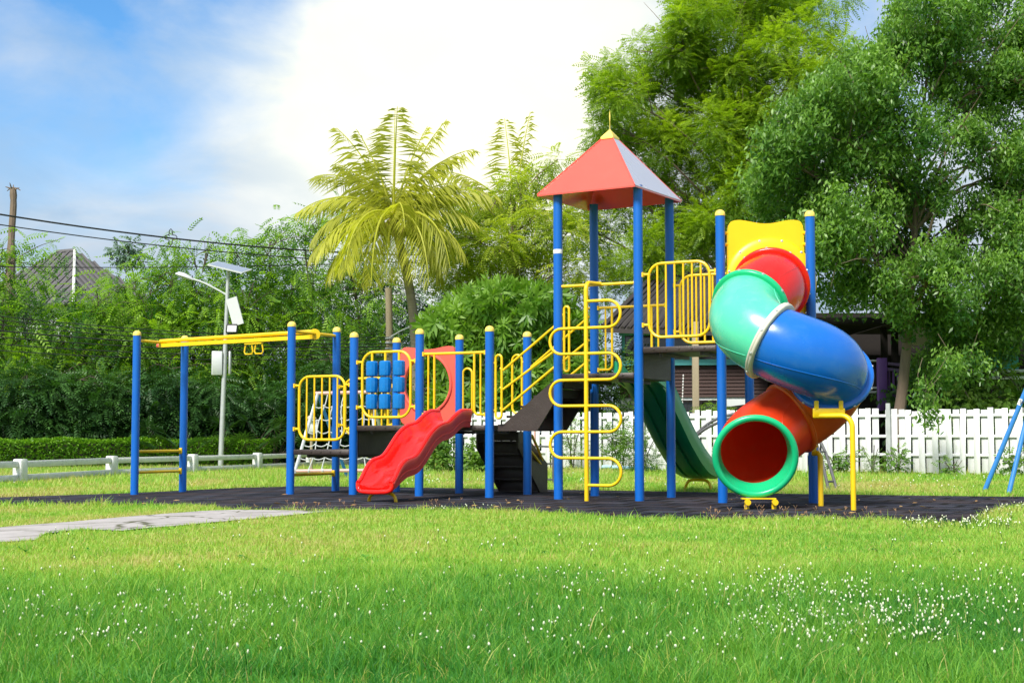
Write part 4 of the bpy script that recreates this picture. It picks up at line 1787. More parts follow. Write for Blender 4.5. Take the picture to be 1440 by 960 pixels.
left_tree(2, 40.5, 322, 1.9, 'feathery tree at the left edge, below the bare pole', 2900, .40)
left_tree(112, 41.5, 398, 2.0, 'low feathery tree directly below the grey tiled roof', 2500, .50)
left_tree(205, 42.5, 366, 2.0, 'bright feathery tree just right of the grey tiled roof', 2500, .56)
left_tree(268, 43.5, 322, 1.9, 'tall feathery tree behind the arm of the street lamp', 2700, .46)
left_tree(352, 44.5, 318, 2.0, 'feathery tree behind the solar panel of the street lamp', 2600, .50)
left_tree(425, 46.0, 282, 2.3, 'tall feathery tree left of the coconut palm', 3000, .52)
left_tree(490, 47.0, 325, 2.0, 'feathery tree just behind the coconut palm trunk', 2300, .42)
GU = 'dark undergrowth shrubs below the trees'
for i, (px, Y, yt, lab) in enumerate([(25, 38.9, 500, 'dark leafy shrub low at the left edge behind the hedge'), (100, 39.2, 515, 'dark leafy shrub behind the second gap of the hedge'),
                                      (160, 39.6, 520, 'dark shrub left of the leftmost blue post'), (228, 40.2, 505, 'dark shrub between the two leftmost blue posts'),
                                      (290, 40.8, 520, 'dark shrub behind the grey control box'), (365, 41.5, 530, 'dark shrub right of the street lamp pole'),
                                      (450, 42.5, 470, 'dark shrub behind the rope climbing frame'), (535, 43.5, 470, 'dark shrub behind the coconut palm trunk'),
                                      (610, 44.0, 450, 'dark shrub behind the red arch panel')]):
    b_ = P(px, 640, Y)
    b_.z = -.06
    zt = P(px, yt, Y).z
    cl = clump_cloud((b_.x, b_.y, zt * .5), (1.25, .9, zt * .42), 12, .6, zmin=.3, rnd=rt)
    make_tree('shrub', lab, 'shrub', GU, b_, (b_.x, b_.y, .5), .06, cl, 1700, FEATHER_S if i % 2 else FEATHER, .46, LM['left_dark'], M['dark_bark'], .35, .35, every=3)
# far thicket behind, one mass that closes the gaps
cl = []
for px in range(-80, 820, 24):
    Y = 47.5 + max(0, px) * .008
    zt = P(px, np.interp(px, [-80, 0, 60, 170, 270, 400, 480, 560, 640, 760], [400, 400, 410, 405, 385, 375, 375, 365, 395, 440]), Y).z
    for k in range(3):
        cl.append((Vector((P(px, 600, Y).x, Y + rt.uniform(-.5, 1), zt * (.2 + .3 * k))), (.75, .7, zt * .2)))
fo = leaves(cl, 13000, FEATHER_S, .55, LM['left_dark'], None, .30, .3, name='thicket')
tag(fo, 'dense dark thicket closing the view behind the left-hand trees', 'thicket', kind='stuff')
# fan palms in the shade
GF = 'small dark fan palms behind the hedge'


def fan_palm(px, Y, h, label):
    b_ = P(px, 640, Y)
    b_.z = -.06
    t = thing('fan_palm', b_, label, 'palm', GF)
    m = MB()
    vs, fs, tt = [], [], []
    for k in range(9):
        a = rt.uniform(0, 2 * PI)
        e = rt.uniform(.5, 1.3)
        d = Vector((math.cos(a) * math.cos(e), math.sin(a) * math.cos(e), math.sin(e)))
        tip = b_ + d * h * rt.uniform(.6, 1)
        m.tube([b_, b_.lerp(tip, .5) + UP * .05, tip], [.014, .01, .007], 5)
        s = d.cross(UP).normalized()
        u2 = s.cross(d)
        tn = rt.random() * .6
        for j in range(13):
            q = (j - 6) / 6 * 1.9
            dd = d * math.cos(q) + s * math.sin(q)
            p = kite(.55, tip.x, tip.y, tip.z, dd, .03, .18)
            o = len(vs)
            vs += p
            fs.append((o, o + 1, o + 2, o + 3))
            tt += [tn] * 4
    m.build('stem', M['dark_bark'], t, fix=False)
    np_obj('crown', [tuple(p) for p in vs], fs, LM['fanpalm'], t, tint=tt)


for px, Y, h, lab in [(345, 39.6, 1.5, 'small fan palm right of the street lamp pole'), (385, 40.0, 1.7, 'small fan palm left of the second pair of blue posts'), (222, 39.0, 1.3, 'small fan palm between the two leftmost blue posts'),
                      (140, 38.9, 1.2, 'small fan palm left of the leftmost blue post'), (275, 39.3, 1.4, 'small fan palm left of the street lamp pole')]:
    fan_palm(px, Y, h, lab)
# bluish sprig tree top
b_ = P(192, 640, 48)
b_.z = -.06
cl = [(P(x, y, 48), (.30, .3, .2)) for x, y in [(166, 352), (182, 345), (176, 362), (190, 362)]]
make_tree('sprig_tree', 'thin bluish treetop standing out against the sky right of the tiled roof', 'tree', None, b_, (b_.x, b_.y, 4.5), .1, cl, 150, BUSHY, .26, LM['blue'], M['dark_bark'], .5, .1)

# ---- clipped hedge along the road
h0, h1 = P(-60, 640, 36.8), P(378, 640, 39.8)
t = thing('clipped_hedge', (h0.x, h0.y, -.07), 'low clipped green hedge behind the white concrete rail', 'hedge')
hz_ = .72
dv = Vector((h1.x - h0.x, h1.y - h0.y, 0))
ln = dv.length
dv.normalize()
nv_ = Vector((-dv.y, dv.x, 0))
n_ = 15000
s_ = RNG.random(n_) * ln
face = RNG.random(n_)
off = np.where(face < .55, -.35, RNG.uniform(-.35, .35, n_)) + RNG.normal(0, .025, n_)
zz_ = np.where(face < .55, RNG.uniform(.0, hz_, n_), hz_) + RNG.normal(0, .02, n_) + .03 * np.sin(s_ * 3.1)
pos = np.stack([h0.x + dv.x * s_ + nv_.x * off, h0.y + dv.y * s_ + nv_.y * off, zz_ - .07], 1)
d_ = RNG.normal(size=(n_, 3)) * .7
d_[:, 1] -= .5
d_[:, 2] += .5
vs, fs = [(0, 0, 0), (.5, .28, 0), (1, 0, 0), (.5, -.28, 0)], [(0, 1, 2, 3)]
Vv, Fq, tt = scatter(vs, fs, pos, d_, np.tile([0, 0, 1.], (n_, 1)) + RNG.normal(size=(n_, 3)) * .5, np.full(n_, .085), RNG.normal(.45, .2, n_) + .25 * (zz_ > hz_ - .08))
np_obj('foliage', Vv, Fq, LM['hedge'], t, tint=tt)
m = MB()
m.box(h0 + dv * ln / 2 + UP * (-.07 - h0.z + hz_ * .46), (ln, .56, hz_ * .9), dv)
m.build('branch_core', M['dark_bark'], t)

# ---- coconut palms
GP = 'coconut palms'


def palm(base, crown, r0, fronds, label, lean=0.0, nuts=True, tintm=.5, flen=3.6):
    base, crown = Vector(base), Vector(crown)
    t = thing('coconut_palm', base, label, 'palm tree', GP)
    pth = smooth_path([base - UP * .1, base.lerp(crown, .3) + Vector((lean * .6, 0, 0)), base.lerp(crown, .65) + Vector((lean, 0, 0)), crown], 8)
    k = len(pth) - 1
    MB().tube(pth, [r0 * (1.3 - .6 * min(1, i / 6) + .03 * (i % 2)) if i < 6 else r0 * (.72 - .12 * i / k + .03 * (i % 2)) for i in range(k + 1)], 12).build('trunk', M['palm_bark'], t, fix=False)
    rp = random.Random(int(crown.x * 100))
    for (az_, el, le, curl) in fronds:
        d = Vector((math.cos(az_) * math.cos(el), math.sin(az_) * math.cos(el), math.sin(el)))
        le *= flen
        pts_ = []
        p, dd = crown.copy(), d.copy()
        ns = 26
        for i in range(ns + 1):
            pts_.append(p.copy())
            p = p + dd * (le / ns)
            dd = (dd + Vector((0, 0, -curl / ns * (0.6 + 1.2 * i / ns)))).normalized()
        mm_ = MB().tube(pts_, [.035 * (1 - .85 * i / ns) + .004 for i in range(ns + 1)], 5)
        fr = mm_.build('frond', LM['palm'], t, fix=False)
        a_ = fr.data.attributes.new('tint', 'FLOAT', 'POINT')
        a_.data.foreach_set('value', np.full(len(fr.data.vertices), .85, np.float32))
        vs, fs, tt = [], [], []
        tn = tintm + rp.gauss(0, .17)
        bare = rp.uniform(.3, .95)
        thin = rp.uniform(.04, .22)
        for i in range(3, ns):
            for sub in (0, .5):
                q = pts_[i].lerp(pts_[i + 1], sub)
                tg = (pts_[i + 1] - pts_[i]).normalized()
                sd = tg.cross(UP)
                sd = sd.normalized() if sd.length > .05 else Vector((1, 0, 0))
                nn = sd.cross(tg)
                f = (i + sub) / ns
                ll = .92 * math.sin(PI * min(1, .16 + f * .80)) ** .7 * rp.uniform(.8, 1.1) * (le / flen) ** .5
                for s in (-1, 1):
                    if rp.random() < thin + (.45 if abs(f - bare) < .05 else 0):
                        continue
                    l0 = (sd * s * .78 + tg * .62 + nn * .12 + Vector((rp.gauss(0, .08), rp.gauss(0, .08), -.42 - .5 * rp.random()))).normalized()
                    e = q + l0 * ll + UP * (-.22 * ll * rp.uniform(.4, 1.5))
                    mid = q + l0 * ll * .5
                    wv = tg * .025 + nn * .013
                    o = len(vs)
                    vs += [q, mid + wv, e, mid - wv]
                    fs.append((o, o + 1, o + 2, o + 3))
                    tt += [min(1, max(0, tn + rp.gauss(0, .1)))] * 4
        np_obj('leaflets', [tuple(v_) for v_ in vs], fs, LM['palm'], fr, tint=tt)
    if nuts:
        for k in range(9):
            a = rp.uniform(0, 2 * PI)
            c = crown + Vector((math.cos(a) * .27, math.sin(a) * .27, -.22 - rp.random() * .28))
            MB().lathe(c, [(.02, -.15), (.09, -.10), (.12, 0), (.09, .10), (.02, .15)], 10).build('coconut', M['coconut'], t)
    return t


Yp = 38.0
cr_ = P(553, 303, Yp)
bs = P(590, 640, Yp)
bs.z = 0
# azimuth seen from the viewer: 0 right, pi left, -pi/2 towards the viewer
fr = [(PI * .98, .62, .95, 1.2), (PI * 1.03, .30, 1.0, 1.5), (PI * .92, .98, .9, .8), (PI * 1.08, -.05, 1.05, 1.1), (PI * .9, 1.25, 1.05, .6), (.35, 1.30, 1.05, .6), (1.6, 1.4, 1.2, .3), (-1.4, 1.3, 1.15, .6), (PI * .85, 1.1, 1.25, .6), (.2, 1.2, 1.2, .6), (PI * .82, .8, 1.25, .9), (.3, 1.0, 1.2, .9), (PI * .9, .55, 1.2, 1.1), (.05, .6, 1.2, 1.0), (.12, 1.05, .88, .8), (-.05, .78, .85, .9),
      (.0, .38, .95, 1.1), (-.2, .05, 1.0, 1.5), (-.55, -.25, .95, 1.6), (-1.1, -.30, 1.0, 1.8), (-1.6, -.35, 1.0, 2.0), (-2.0, -.25, 1.02, 2.0), (-2.4, -.15, 1.05, 1.8), (-2.75, .1, 1.05, 1.6),
      (-1.3, .55, .8, 2.2), (1.3, .3, .9, 1.5), (2.0, .2, .9, 1.6), (1.7, .9, .8, .9), (PI * 1.15, -.3, 1.05, 1.4), (-.35, -.5, .95, 1.5), (-1.35, -.7, .9, 1.2), (-2.2, -.7, .95, 1.2), (-1.0, .05, 1.25, 2.6), (-1.75, .1, 1.35, 2.7), (-2.1, .2, 1.25, 2.5), (-.7, .2, 1.2, 2.4), (PI * .8, 1.0, .85, .9), (.5, .7, .85, 1.0)]
palm(bs, cr_, .19, fr, 'tall coconut palm with drooping yellow-green fronds, trunk behind the blue drum panel', lean=.25, flen=2.55)
cr2 = P(722, 300, 45)
bs2 = P(735, 640, 45)
bs2.z = 0
fr2 = [(PI * .6, 1.35, 1.0, .5), (.5, 1.42, 1.0, .4), (PI, .85, .9, 1.0), (0, .75, .95, 1.1), (PI * 1.05, .3, 1.0, 1.5), (-.1, .2, 1.0, 1.5), (-1.2, .3, .9, 1.9), (-2, .4, .9, 1.9), (1.5, .5, .9, 1.2), (-1.6, -.3, .9, 1.8)]
palm(bs2, cr2, .17, fr2, 'smaller coconut palm top rising behind the yellow-green tree', nuts=False, tintm=.6, flen=3.4)

# ---- thin yellow-green tree in the middle
rt = random.Random(5)
b_ = P(712, 640, 40)
b_.z = 0
cl = []
for x, y, r in [(620, 300, .8), (648, 330, .9), (672, 300, .8), (700, 285, .85), (735, 262, .75), (760, 250, .6), (690, 345, 1.0), (730, 330, 1.0), (655, 365, .9), (705, 385, 1.0), (755, 345, .9), (770, 300, .75),
                (780, 225, .4), (640, 388, .8), (672, 398, .8), (745, 385, .9), (800, 330, .7), (805, 380, .8), (598, 345, .5), (790, 425, .8), (815, 300, .5)]:
    cl.append((P(x, y, 40 + rt.uniform(-1.2, 1.2)), (r * .95, r * .9, r * .55)))
make_tree('feathery_tree', 'thin yellow-green tree with bare branches showing, between the palm and the tower roof', 'tree', None, b_, (b_.x - .1, b_.y, 2.6), .13, cl, 3600, FEATHER, .42, LM['light'], M['bark'], .45, .15, shell=.2)

# ---- broad-leaved shrub behind the white fence
rt = random.Random(8)
b_ = P(705, 640, 35.5)
b_.z = 0
cl = []
for x, y, r in [(630, 460, .75), (660, 435, .75), (695, 420, .7), (725, 425, .75), (760, 430, .75), (640, 500, .8), (680, 475, .9), (720, 470, .9), (765, 480, .85), (620, 490, .5), (660, 540, .8), (705, 530, .9), (750, 535, .9), (800, 470, .7),
                (640, 560, .6), (790, 530, .7), (690, 570, .6), (820, 520, .5)]:
    cl.append((P(x, y, 35.5 + rt.uniform(-.8, .8)), (r, r * .9, r * .7)))
make_tree('broad_leaf_shrub', 'rounded bright green shrub with whorled broad leaves behind the white fence', 'shrub', None, b_, (b_.x, b_.y, .9), .14, cl, 2100, ROSETTE, .30, LM['frangi'], M['bark'], .45, -.15, shell=.7)

# ---- big light green tree behind the tower
rt = random.Random(14)
b_ = P(1010, 640, 41)
b_.z = 0
cl = []
Yb = 41
for x, y, r in [(870, 130, .9), (850, 110, .5), (905, 95, .9), (900, 160, 1.1), (950, 60, 1.0), (985, 25, 1.0), (960, 120, 1.3), (930, 200, 1.2), (1000, 90, 1.3), (1050, 30, 1.2), (1040, 110, 1.4), (1100, 20, 1.2), (1110, 90, 1.3),
                (1150, 40, .8), (1160, 110, 1.1), (990, 180, 1.4), (1060, 190, 1.4), (880, 230, 1.0), (940, 270, 1.3), (1010, 260, 1.4), (1080, 270, 1.3), (970, 330, 1.3), (1040, 340, 1.3), (900, 300, 1.0), (905, 360, 1.0), (1120, 180, 1.2),
                (960, 385, 1.0), (1040, 400, 1.0), (1000, -30, 1.3), (1080, -50, 1.4), (1150, -30, 1.2), (860, 180, .7), (850, 260, .7), (835, 330, .7), (870, 390, .8)]:
    cl.append((P(x, y, Yb + rt.uniform(-2.0, 2.0)), (r * 1.0, r * 1.0, r * .85)))
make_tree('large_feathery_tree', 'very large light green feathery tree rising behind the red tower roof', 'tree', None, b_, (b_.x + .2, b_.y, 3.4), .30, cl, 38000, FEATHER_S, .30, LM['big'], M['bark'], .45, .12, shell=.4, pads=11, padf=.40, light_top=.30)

# ---- dark drooping tree on the right
rt = random.Random(31)
b_ = G(1254, 640)
b_ = P(1250, 640, 29.6)
b_.z = 0
cl = []
Yr = 29.6
for x, y, r in [(1130, 160, .9), (1110, 215, .9), (1140, 270, 1.0), (1100, 300, .7), (1180, 200, 1.0), (1200, 120, .9), (1262, 70, .7), (1290, 20, .8), (1330, 20, 1.0), (1390, 10, 1.0), (1440, 30, 1.0), (1260, 140, .9), (1310, 100, 1.0), (1370, 90, .9),
                (1430, 110, .9), (1230, 240, 1.0), (1190, 310, 1.0), (1150, 360, .9), (1240, 330, .9), (1190, 395, .8), (1290, 200, .9), (1400, 190, .7), (1460, 200, .9), (1290, 350, .7), (1330, 400, .9), (1390, 380, .9), (1440, 360, 1.0),
                (1300, 420, .8), (1350, 450, .8), (1400, 450, .9), (1450, 440, .9), (1240, 410, .7), (1170, 330, .8), (1310, 490, .55), (1350, 510, .5), (1290, 520, .35), (1330, 540, .35), (1480, 300, 1.0), (1500, 120, 1.0), (1500, 400, 1.0), (1420, 270, .6), (1350, 180, .6),
                (1210, 180, .8), (1090, 250, .6), (1120, 340, .7), (1440, 290, .8), (1410, 320, .7), (1370, 300, .5), (1440, 230, .8), (1390, 140, .8), (1460, 400, .9), (1340, 330, .5), (1300, 290, .5), (1090, 320, .6), (1180, 260, .8), (1330, 260, .45), (1260, 280, .6)]:
    cl.append((P(x, y, Yr + rt.uniform(-1.6, 1.0)), (r * .95, r * .9, r * .80)))
for x, y in [(1303, 545), (1300, 565), (1309, 580)]:
    cl.append((P(x, y, 27.2), (.16, .14, .22)))
fk = P(1278, 455, 29.6)
t = make_tree('drooping_tree', 'large dark green tree with hanging leaves leaning over the right end of the white fence', 'tree', None, b_, fk, .17, cl, 19500, CLUSTER, .29, LM['right'], M['bark'], .42, .42, lean=(.05, 0), shell=.4, pads=9, padf=.42, light_top=.28)

# ---- undergrowth on the right and weeds by the fence
GW = 'weeds and small shrubs growing along the fence'


def weed(px, py, Y, w, h, n_, label, tmpl=None, mat='weed', size=.16, tint=.45, name='weed_clump', drop=-.1):
    b_ = P(px, py, Y)
    b_.z = float(gz(b_.x, b_.y))
    t = thing(name, b_, label, 'weeds', GW)
    m = MB()
    for k in range(7):
        a = rt.uniform(0, 2 * PI)
        m.tube(smooth_path([b_, b_ + Vector((math.cos(a) * w * .25, math.sin(a) * w * .25, h * .5)), b_ + Vector((math.cos(a) * w * .6, math.sin(a) * w * .5, h * rt.uniform(.7, 1.0)))], 4), .006, 4)
    m.build('stem', M['dark_bark'], t, fix=False)
    cl = [(b_ + Vector((rt.uniform(-.6, .6) * w, rt.uniform(-.4, .4) * w, h * rt.uniform(.15, .85))), (w * .38, w * .35, h * .24)) for _ in range(8)]
    leaves(cl, n_, tmpl or BUSHY, size, LM[mat], t, tint, drop, name='foliage', shell=.3)


weed(612, 688, 30.0, .55, 1.0, 420, 'tall weeds behind the foot of the red slide')
weed(662, 690, 29.5, .45, .62, 300, 'low weeds left of the brown stairs at the back')
weed(806, 660, 31.8, .40, 1.2, 110, 'climbing weeds on the fence behind the serpentine bars', FEATHER_S, size=.22)
weed(872, 664, 30.0, .55, 1.1, 260, 'bushy weeds left of the dark green slide', FEATHER_S, size=.24, tint=.35)
weed(905, 668, 29.5, .42, .9, 200, 'leafy weeds under the dark green slide', FEATHER_S, size=.2, tint=.3)
weed(1228, 668, 28.2, .36, .62, 70, 'thin weeds right of the tallest yellow tube support', FEATHER_S, size=.16)
weed(1262, 668, 28.0, .36, .55, 80, 'straggly weeds in the dark gap of the fence', BUSHY, size=.13)
weed(1340, 670, 27.4, .32, .34, 50, 'small weeds at the fence foot left of the swing legs', BUSHY, size=.11)
weed(1425, 670, 26.9, .3, .5, 80, 'weeds between the two blue swing legs', BUSHY, size=.13)
weed(1180, 668, 28.6, .35, .45, 120, 'weeds behind the grey arched ladder', BUSHY, size=.12)
weed(1010, 640, 33.6, .5, 1.6, 260, 'hanging light green shrub in front of the pale house wall', FEATHER_S, size=.28, tint=.55, drop=.4)
GS = 'dark shrubs behind the white fence'
for px, Y, yt, w, lab in [(650, 37.5, 500, 1.1, 'leafy shrub behind the fence left of the broad-leaved shrub'), (800, 37.5, 425, 1.0, 'slender shrub behind the left tower posts'), (868, 36.2, 470, .9, 'dark shrub below the dark tiled roof'),
                          (1325, 30.8, 500, .8, 'leafy shrub right of the dark tree trunk behind the fence'), (1385, 30.2, 520, .9, 'low bright shrub above the right end of the fence'), (590, 40, 480, 1.0, 'shrub behind the fence end and the red panel')]:
    b_ = P(px, 640, Y)
    b_.z = 0
    zt = P(px, yt, Y).z
    cl = clump_cloud((b_.x, b_.y, zt * .55), (w, w * .7, zt * .40), 12, .45, zmin=.4, rnd=rt)
    make_tree('shrub', lab, 'shrub', GS, b_, (b_.x, b_.y, .7), .06, cl, 900, FEATHER_S if px < 1000 else BUSHY, .36 if px < 1000 else .24, LM['shade' if px != 1385 else 'weed'], M['dark_bark'], .5, .2, every=2)

# ------------------------------------------------------------------ fences
X1 = Vector((1, 0, 0))
ft = thing('picket_fence', (4, 31, 0), 'tall white wooden picket fence along the back of the playground on the right', 'fence')
fa, fb = Vector((-1.45, 34.4, 0)), Vector((12.6, 25.6, 0))
fd = (fb - fa).normalized()
fn = Vector((fd.y, -fd.x, 0))
if fn.y > 0:
    fn = -fn
fl_ = (fb - fa).length
rf_ = random.Random(4)
front, back = MB(), MB()
s_ = 0.0
i = 0
while s_ < fl_:
    p = fa + fd * s_
    gap = 1234.5 < project(p.x, p.y, .6)[0] < 1247
    hh = 1.335 + rf_.uniform(-.022, .02) + .02 * math.sin(s_ * .9)
    tl = rf_.gauss(0, .011)
    Z_ = (UP + fd * tl).normalized()
    if not gap:
        w_ = .118 * rf_.uniform(.93, 1.06)
        z0 = rf_.uniform(-.01, .05)
        front.bbox(p + fn * .032 + UP * ((hh + z0) / 2), (w_, .020, hh - z0), .004, fd, Z_)
    q = p + fd * .135
    hh2 = hh - rf_.uniform(.0, .03)
    if True:
        back.bbox(q - fn * .032 + UP * (hh2 / 2 + .03), (.128 * rf_.uniform(.93, 1.06), .020, hh2 - .06), .004, fd, (UP + fd * rf_.gauss(0, .006)).normalized())
    s_ += .27
front.build('picket_row', M['white_wood'], ft)
back.build('picket_row', M['white_wood'], ft)
for z in (.41, .78, 1.19):
    MB().bbox(fa + fd * fl_ / 2 + UP * z, (fl_, .04, .055), .004, fd).build('rail', M['white_wood'], ft)
q = fa + fd * ((P(1240, 600, 28.3) - fa).dot(fd))
MB().box(Vector((q.x, q.y, .72)) + fn * .07, (.085, .05, 1.44), fd).build('metal_post', M['steel'], ft)

rl = thing('rail_fence', (-7, 28, -.07), 'low weathered white concrete post and rail fence along the road on the left', 'fence')
pp = [G(28, 679.5), G(157, 670.5), G(271, 665.5), G(362, 661.5)]
d0 = (pp[3] - pp[0]).normalized()
stp = (pp[3] - pp[0]) / 3
pp = [pp[0] - stp] + pp + [pp[3] + stp * 1, pp[3] + stp * 2, pp[3] + stp * 3, pp[3] + stp * 4.0]
for p in pp:
    MB().bbox(p + UP * .215, (.20, .20, .45), .02, d0).build('post', M['white_concrete'], rl)
for a, b_ in zip(pp[:-1], pp[1:]):
    dd = (b_ - a)
    for z in (.345, .10):
        MB().bbox((a + b_) / 2 + UP * z, (dd.length - .2, .07, .115), .01, dd).build('rail', M['white_concrete'], rl)

# ------------------------------------------------------------------ solar street lamp
g = G(310, 658.5)
Y = g.y
sl = thing('street_lamp', g, 'leaning white solar street lamp with tilted panels and a grey control box', 'street lamp')
top = P(321, 380, Y)
MB().tube([g - UP * .05, g.lerp(top, .5), top], [.072, .062, .046], 12).build('pole', M['steel'], sl)
nrm = Vector((.35, -.28, .9)).normalized()
xd = (P(350, 384, Y - .1) - P(296, 371, Y + .1)).normalized()
nz = xd.cross(Vector((0.0, 1, .32))).normalized()
m = MB().box(P(323, 376, Y), (1.0, .62, .035), xd, Z=nz)
so = m.build('solar_panel', M['white_metal'], sl)
MB().box(P(323, 376, Y) + nz * .021, (.94, .56, .006), xd, Z=nz).build('solar_cells', M['solar'], so)
arm = smooth_path([P(319, 415, Y), P(305, 407, Y - .05), P(285, 397, Y - .1), P(268, 391.5, Y - .15)], 4)
ao = MB().tube(arm, .026, 8).build('lamp_arm', M['white_metal'], sl)
hd_ = (P(248, 385.5, Y - .2) - P(272, 394, Y - .15))
c = P(272, 394, Y - .15)
hx = hd_.normalized()
m = MB()
L_ = .50
rr = [(0, .045), (.1, .07), (.3, .115), (.6, .14), (.85, .115), (1.0, .03)]
vs, fs = [], []
sd = hx.cross(UP).normalized()
uu = sd.cross(hx)
for f, r in rr:
    for k in range(12):
        a = 2 * PI * k / 12
        zz = math.sin(a) * r * (.75 if math.sin(a) > 0 else .3)
        vs.append(c + hx * (L_ * f) + sd * (math.cos(a) * r) + uu * zz)
for i in range(len(rr) - 1):
    for k in range(12):
        k2 = (k + 1) % 12
        fs.append((i * 12 + k, i * 12 + k2, (i + 1) * 12 + k2, (i + 1) * 12 + k))
fs += [tuple(range(12)), tuple(range((len(rr) - 1) * 12, len(rr) * 12))]
m.add(vs, fs).build('lamp_head', M['white_metal'], ao)
xd = (P(340, 458, Y) - P(329, 417, Y)).normalized()
so = MB().box(P(330.5, 438, Y - .12), (.74, .32, .03), xd, Z=Vector((-.35, -.9, .2))).build('solar_panel', M['white_metal'], sl)
MB().tube([P(317, 410, Y), P(326, 405, Y - .03), P(334, 418, Y - .1)], .014, 6).build('panel_bracket', M['black'], sl)
fo = MB().bbox(P(326, 462, Y - .12), (.30, .10, .24), .02, X1, Vector((.05, .2, 1))).build('floodlight', M['black'], sl)
MB().box(P(326, 462, Y - .18), (.24, .006, .17), X1, Z=Vector((.05, .2, 1))).build('lens', M['white_metal'], fo)
co = MB().bbox(P(305, 510.5, Y - .05), (.27, .20, .63), .012, X1 + Vector((0, .25, 0))).build('control_box', M['white_metal'], sl)
MB().bbox(P(323.5, 510, Y + .05), (.05, .16, .60), .01, X1).build('box_bracket', M['steel'], sl)

# second lamp arm seen beside the palm trunk
g = P(551, 640, 41.5)
g.z = 0
up_ = thing('utility_pole', g, 'pale round utility pole just left of the coconut palm trunk', 'pole')
tp = P(546.5, 405, 41.5)
MB().tube([g - UP * .1, tp], [.125, .10], 14).build('pole', M['post_wood'], up_)
MB().tube(smooth_path([P(550, 473, 41.3), P(566, 464, 41.0), P(580, 458.5, 40.8)], 4), .022, 6).build('lamp_arm', M['white_metal'], up_)
MB().tube([P(579, 459, 40.8), P(584, 458, 40.8), P(600, 453, 40.7), P(612, 449.5, 40.6)], [.03, .06, .075, .05], 10).build('lamp_head', M['white_metal'], up_)
for z in (475, 482, 490):
    p = P(548, z, 41.5)
    MB().lathe(Vector((p.x, p.y, p.z)), [(.11, -.03), (.135, -.03), (.135, .03), (.11, .03)], 14).build('cable_band', M['steel'], up_)

# ------------------------------------------------------------------ overhead cables
GC = 'overhead cables'


def cable(x0, y0, Y0, x1, y1, Y1, sag, r, label, group=GC):
    a, b_ = P(x0, y0, Y0), P(x1, y1, Y1)
    pts_ = [a.lerp(b_, t) - UP * (sag * 4 * t * (1 - t)) for t in np.linspace(0, 1, 28)]
    o = MB().tube(pts_, r, 6).build('power_line', M['black'], None)
    tag(o, label, 'cable', group)
    return o


c1 = cable(-120, 281, 30, 800, 352, 46, .55, .020, 'thick upper cable crossing the sky with a diamond spacer')
cable(-120, 297, 30, 800, 364, 46, .5, .013, 'thin cable just below the thick upper one')
cable(-120, 373, 36, 830, 352, 48, .25, .012, 'single cable crossing level with the tiled roof')
gy = [(430, 474), (436, 478), (443, 483), (452, 487), (462, 491), (473, 496), (483, 501)]
nm = ['topmost', 'second', 'third', 'fourth', 'fifth', 'sixth', 'lowest']
for (y0, y1), w in zip(gy, nm):
    cable(-120, y0, 34, 547, y1, 41.3, .22, .011 if w != 'fourth' else .016, f'{w} cable of the dark bundle in front of the left trees')
q = P(257, 327, 35.5)
best = min(range(28), key=lambda i: abs(project(*[np.array([c1.data.vertices[i * 6].co[k]]) for k in range(3)])[0][0] - 257))
q = Vector(c1.data.vertices[best * 6].co)
h_ = .21
m = MB()
loop = []
for k in range(24):
    a = 2 * PI * k / 24
    r = h_ * (.38 + .62 * abs(math.cos(2 * a)) ** 2.2)
    loop.append(q + X1 * (math.sin(a) * r * .75) + UP * (math.cos(a) * r))
m.tube(loop, .012, 5, closed=True)
sp_ = m.build('cable_spacer', M['black'], c1)

# ------------------------------------------------------------------ far left: house roof, bare pole
rt_ = thing('tiled_house', P(110, 640, 58) * 1.0, 'distant house with a grey tiled hip roof showing above the left trees', 'house')
er_, el_ = Vector((.469, .883, 0)).normalized(), Vector((-.883, .469, 0)).normalized()
c1_ = P(104, 400, 55)
ap = c1_ + (er_ + el_) * 3.0
ap.z = P(105, 352.5, ap.y).z
ez_ = ap.z - 2.6
c1_.z = ez_
ap2 = ap + el_ * 1.0
c_ = [c1_ + el_ * 7.0, c1_, c1_ + er_ * 6.0, c1_ + er_ * 6.0 + el_ * 7.0]
m = MB()
m.add([c_[0], c_[1], c_[2], c_[3], ap, ap2], [(0, 1, 4, 5), (1, 2, 4), (2, 3, 5, 4), (3, 0, 5), (3, 2, 1, 0)])
ro = m.build('roof', M['tile'], rt_, sharp=5)
# rows of tile ridges running down the slopes
m = MB()
for (A_, B_, T0, T1) in ((c_[0], c_[1], ap2, ap), (c_[1], c_[2], ap, ap)):
    nrm_ = (B_ - A_).cross(T0 - A_).normalized()
    if nrm_.y > 0:
        nrm_ = -nrm_
    down = ((A_ + B_) / 2 - (T0 + T1) / 2)
    n_ = 17
    for k in range(n_ + 1):
        f = k / n_
        e = A_.lerp(B_, f)
        # up-slope direction until it meets a hip or the ridge
        ax = (B_ - A_).normalized()
        ups = nrm_.cross(ax)
        if ups.z < 0:
            ups = -ups
        lf = (T0 - A_).dot(ax)
        rg = (T1 - A_).dot(ax)
        tot = (B_ - A_).length
        hgt = (T0 - A_).dot(ups)
        x_ = f * tot
        if x_ < lf:
            hh = hgt * x_ / max(lf, .01)
        elif x_ > rg:
            hh = hgt * (tot - x_) / max(tot - rg, .01)
        else:
            hh = hgt
        if hh > .2:
            m.tube([e + nrm_ * .02, e + ups * hh + nrm_ * .02], .075, 5)
m.build('tile_rib', M['tile'], ro)
MB().tube([ap + Vector((0, -.03, .03)), ap.lerp(c_[1], .5) + Vector((0, -.03, .05)), c_[1] + Vector((0, -.03, .03))], .06, 8).build('hip_cap', M['ridge'], ro)
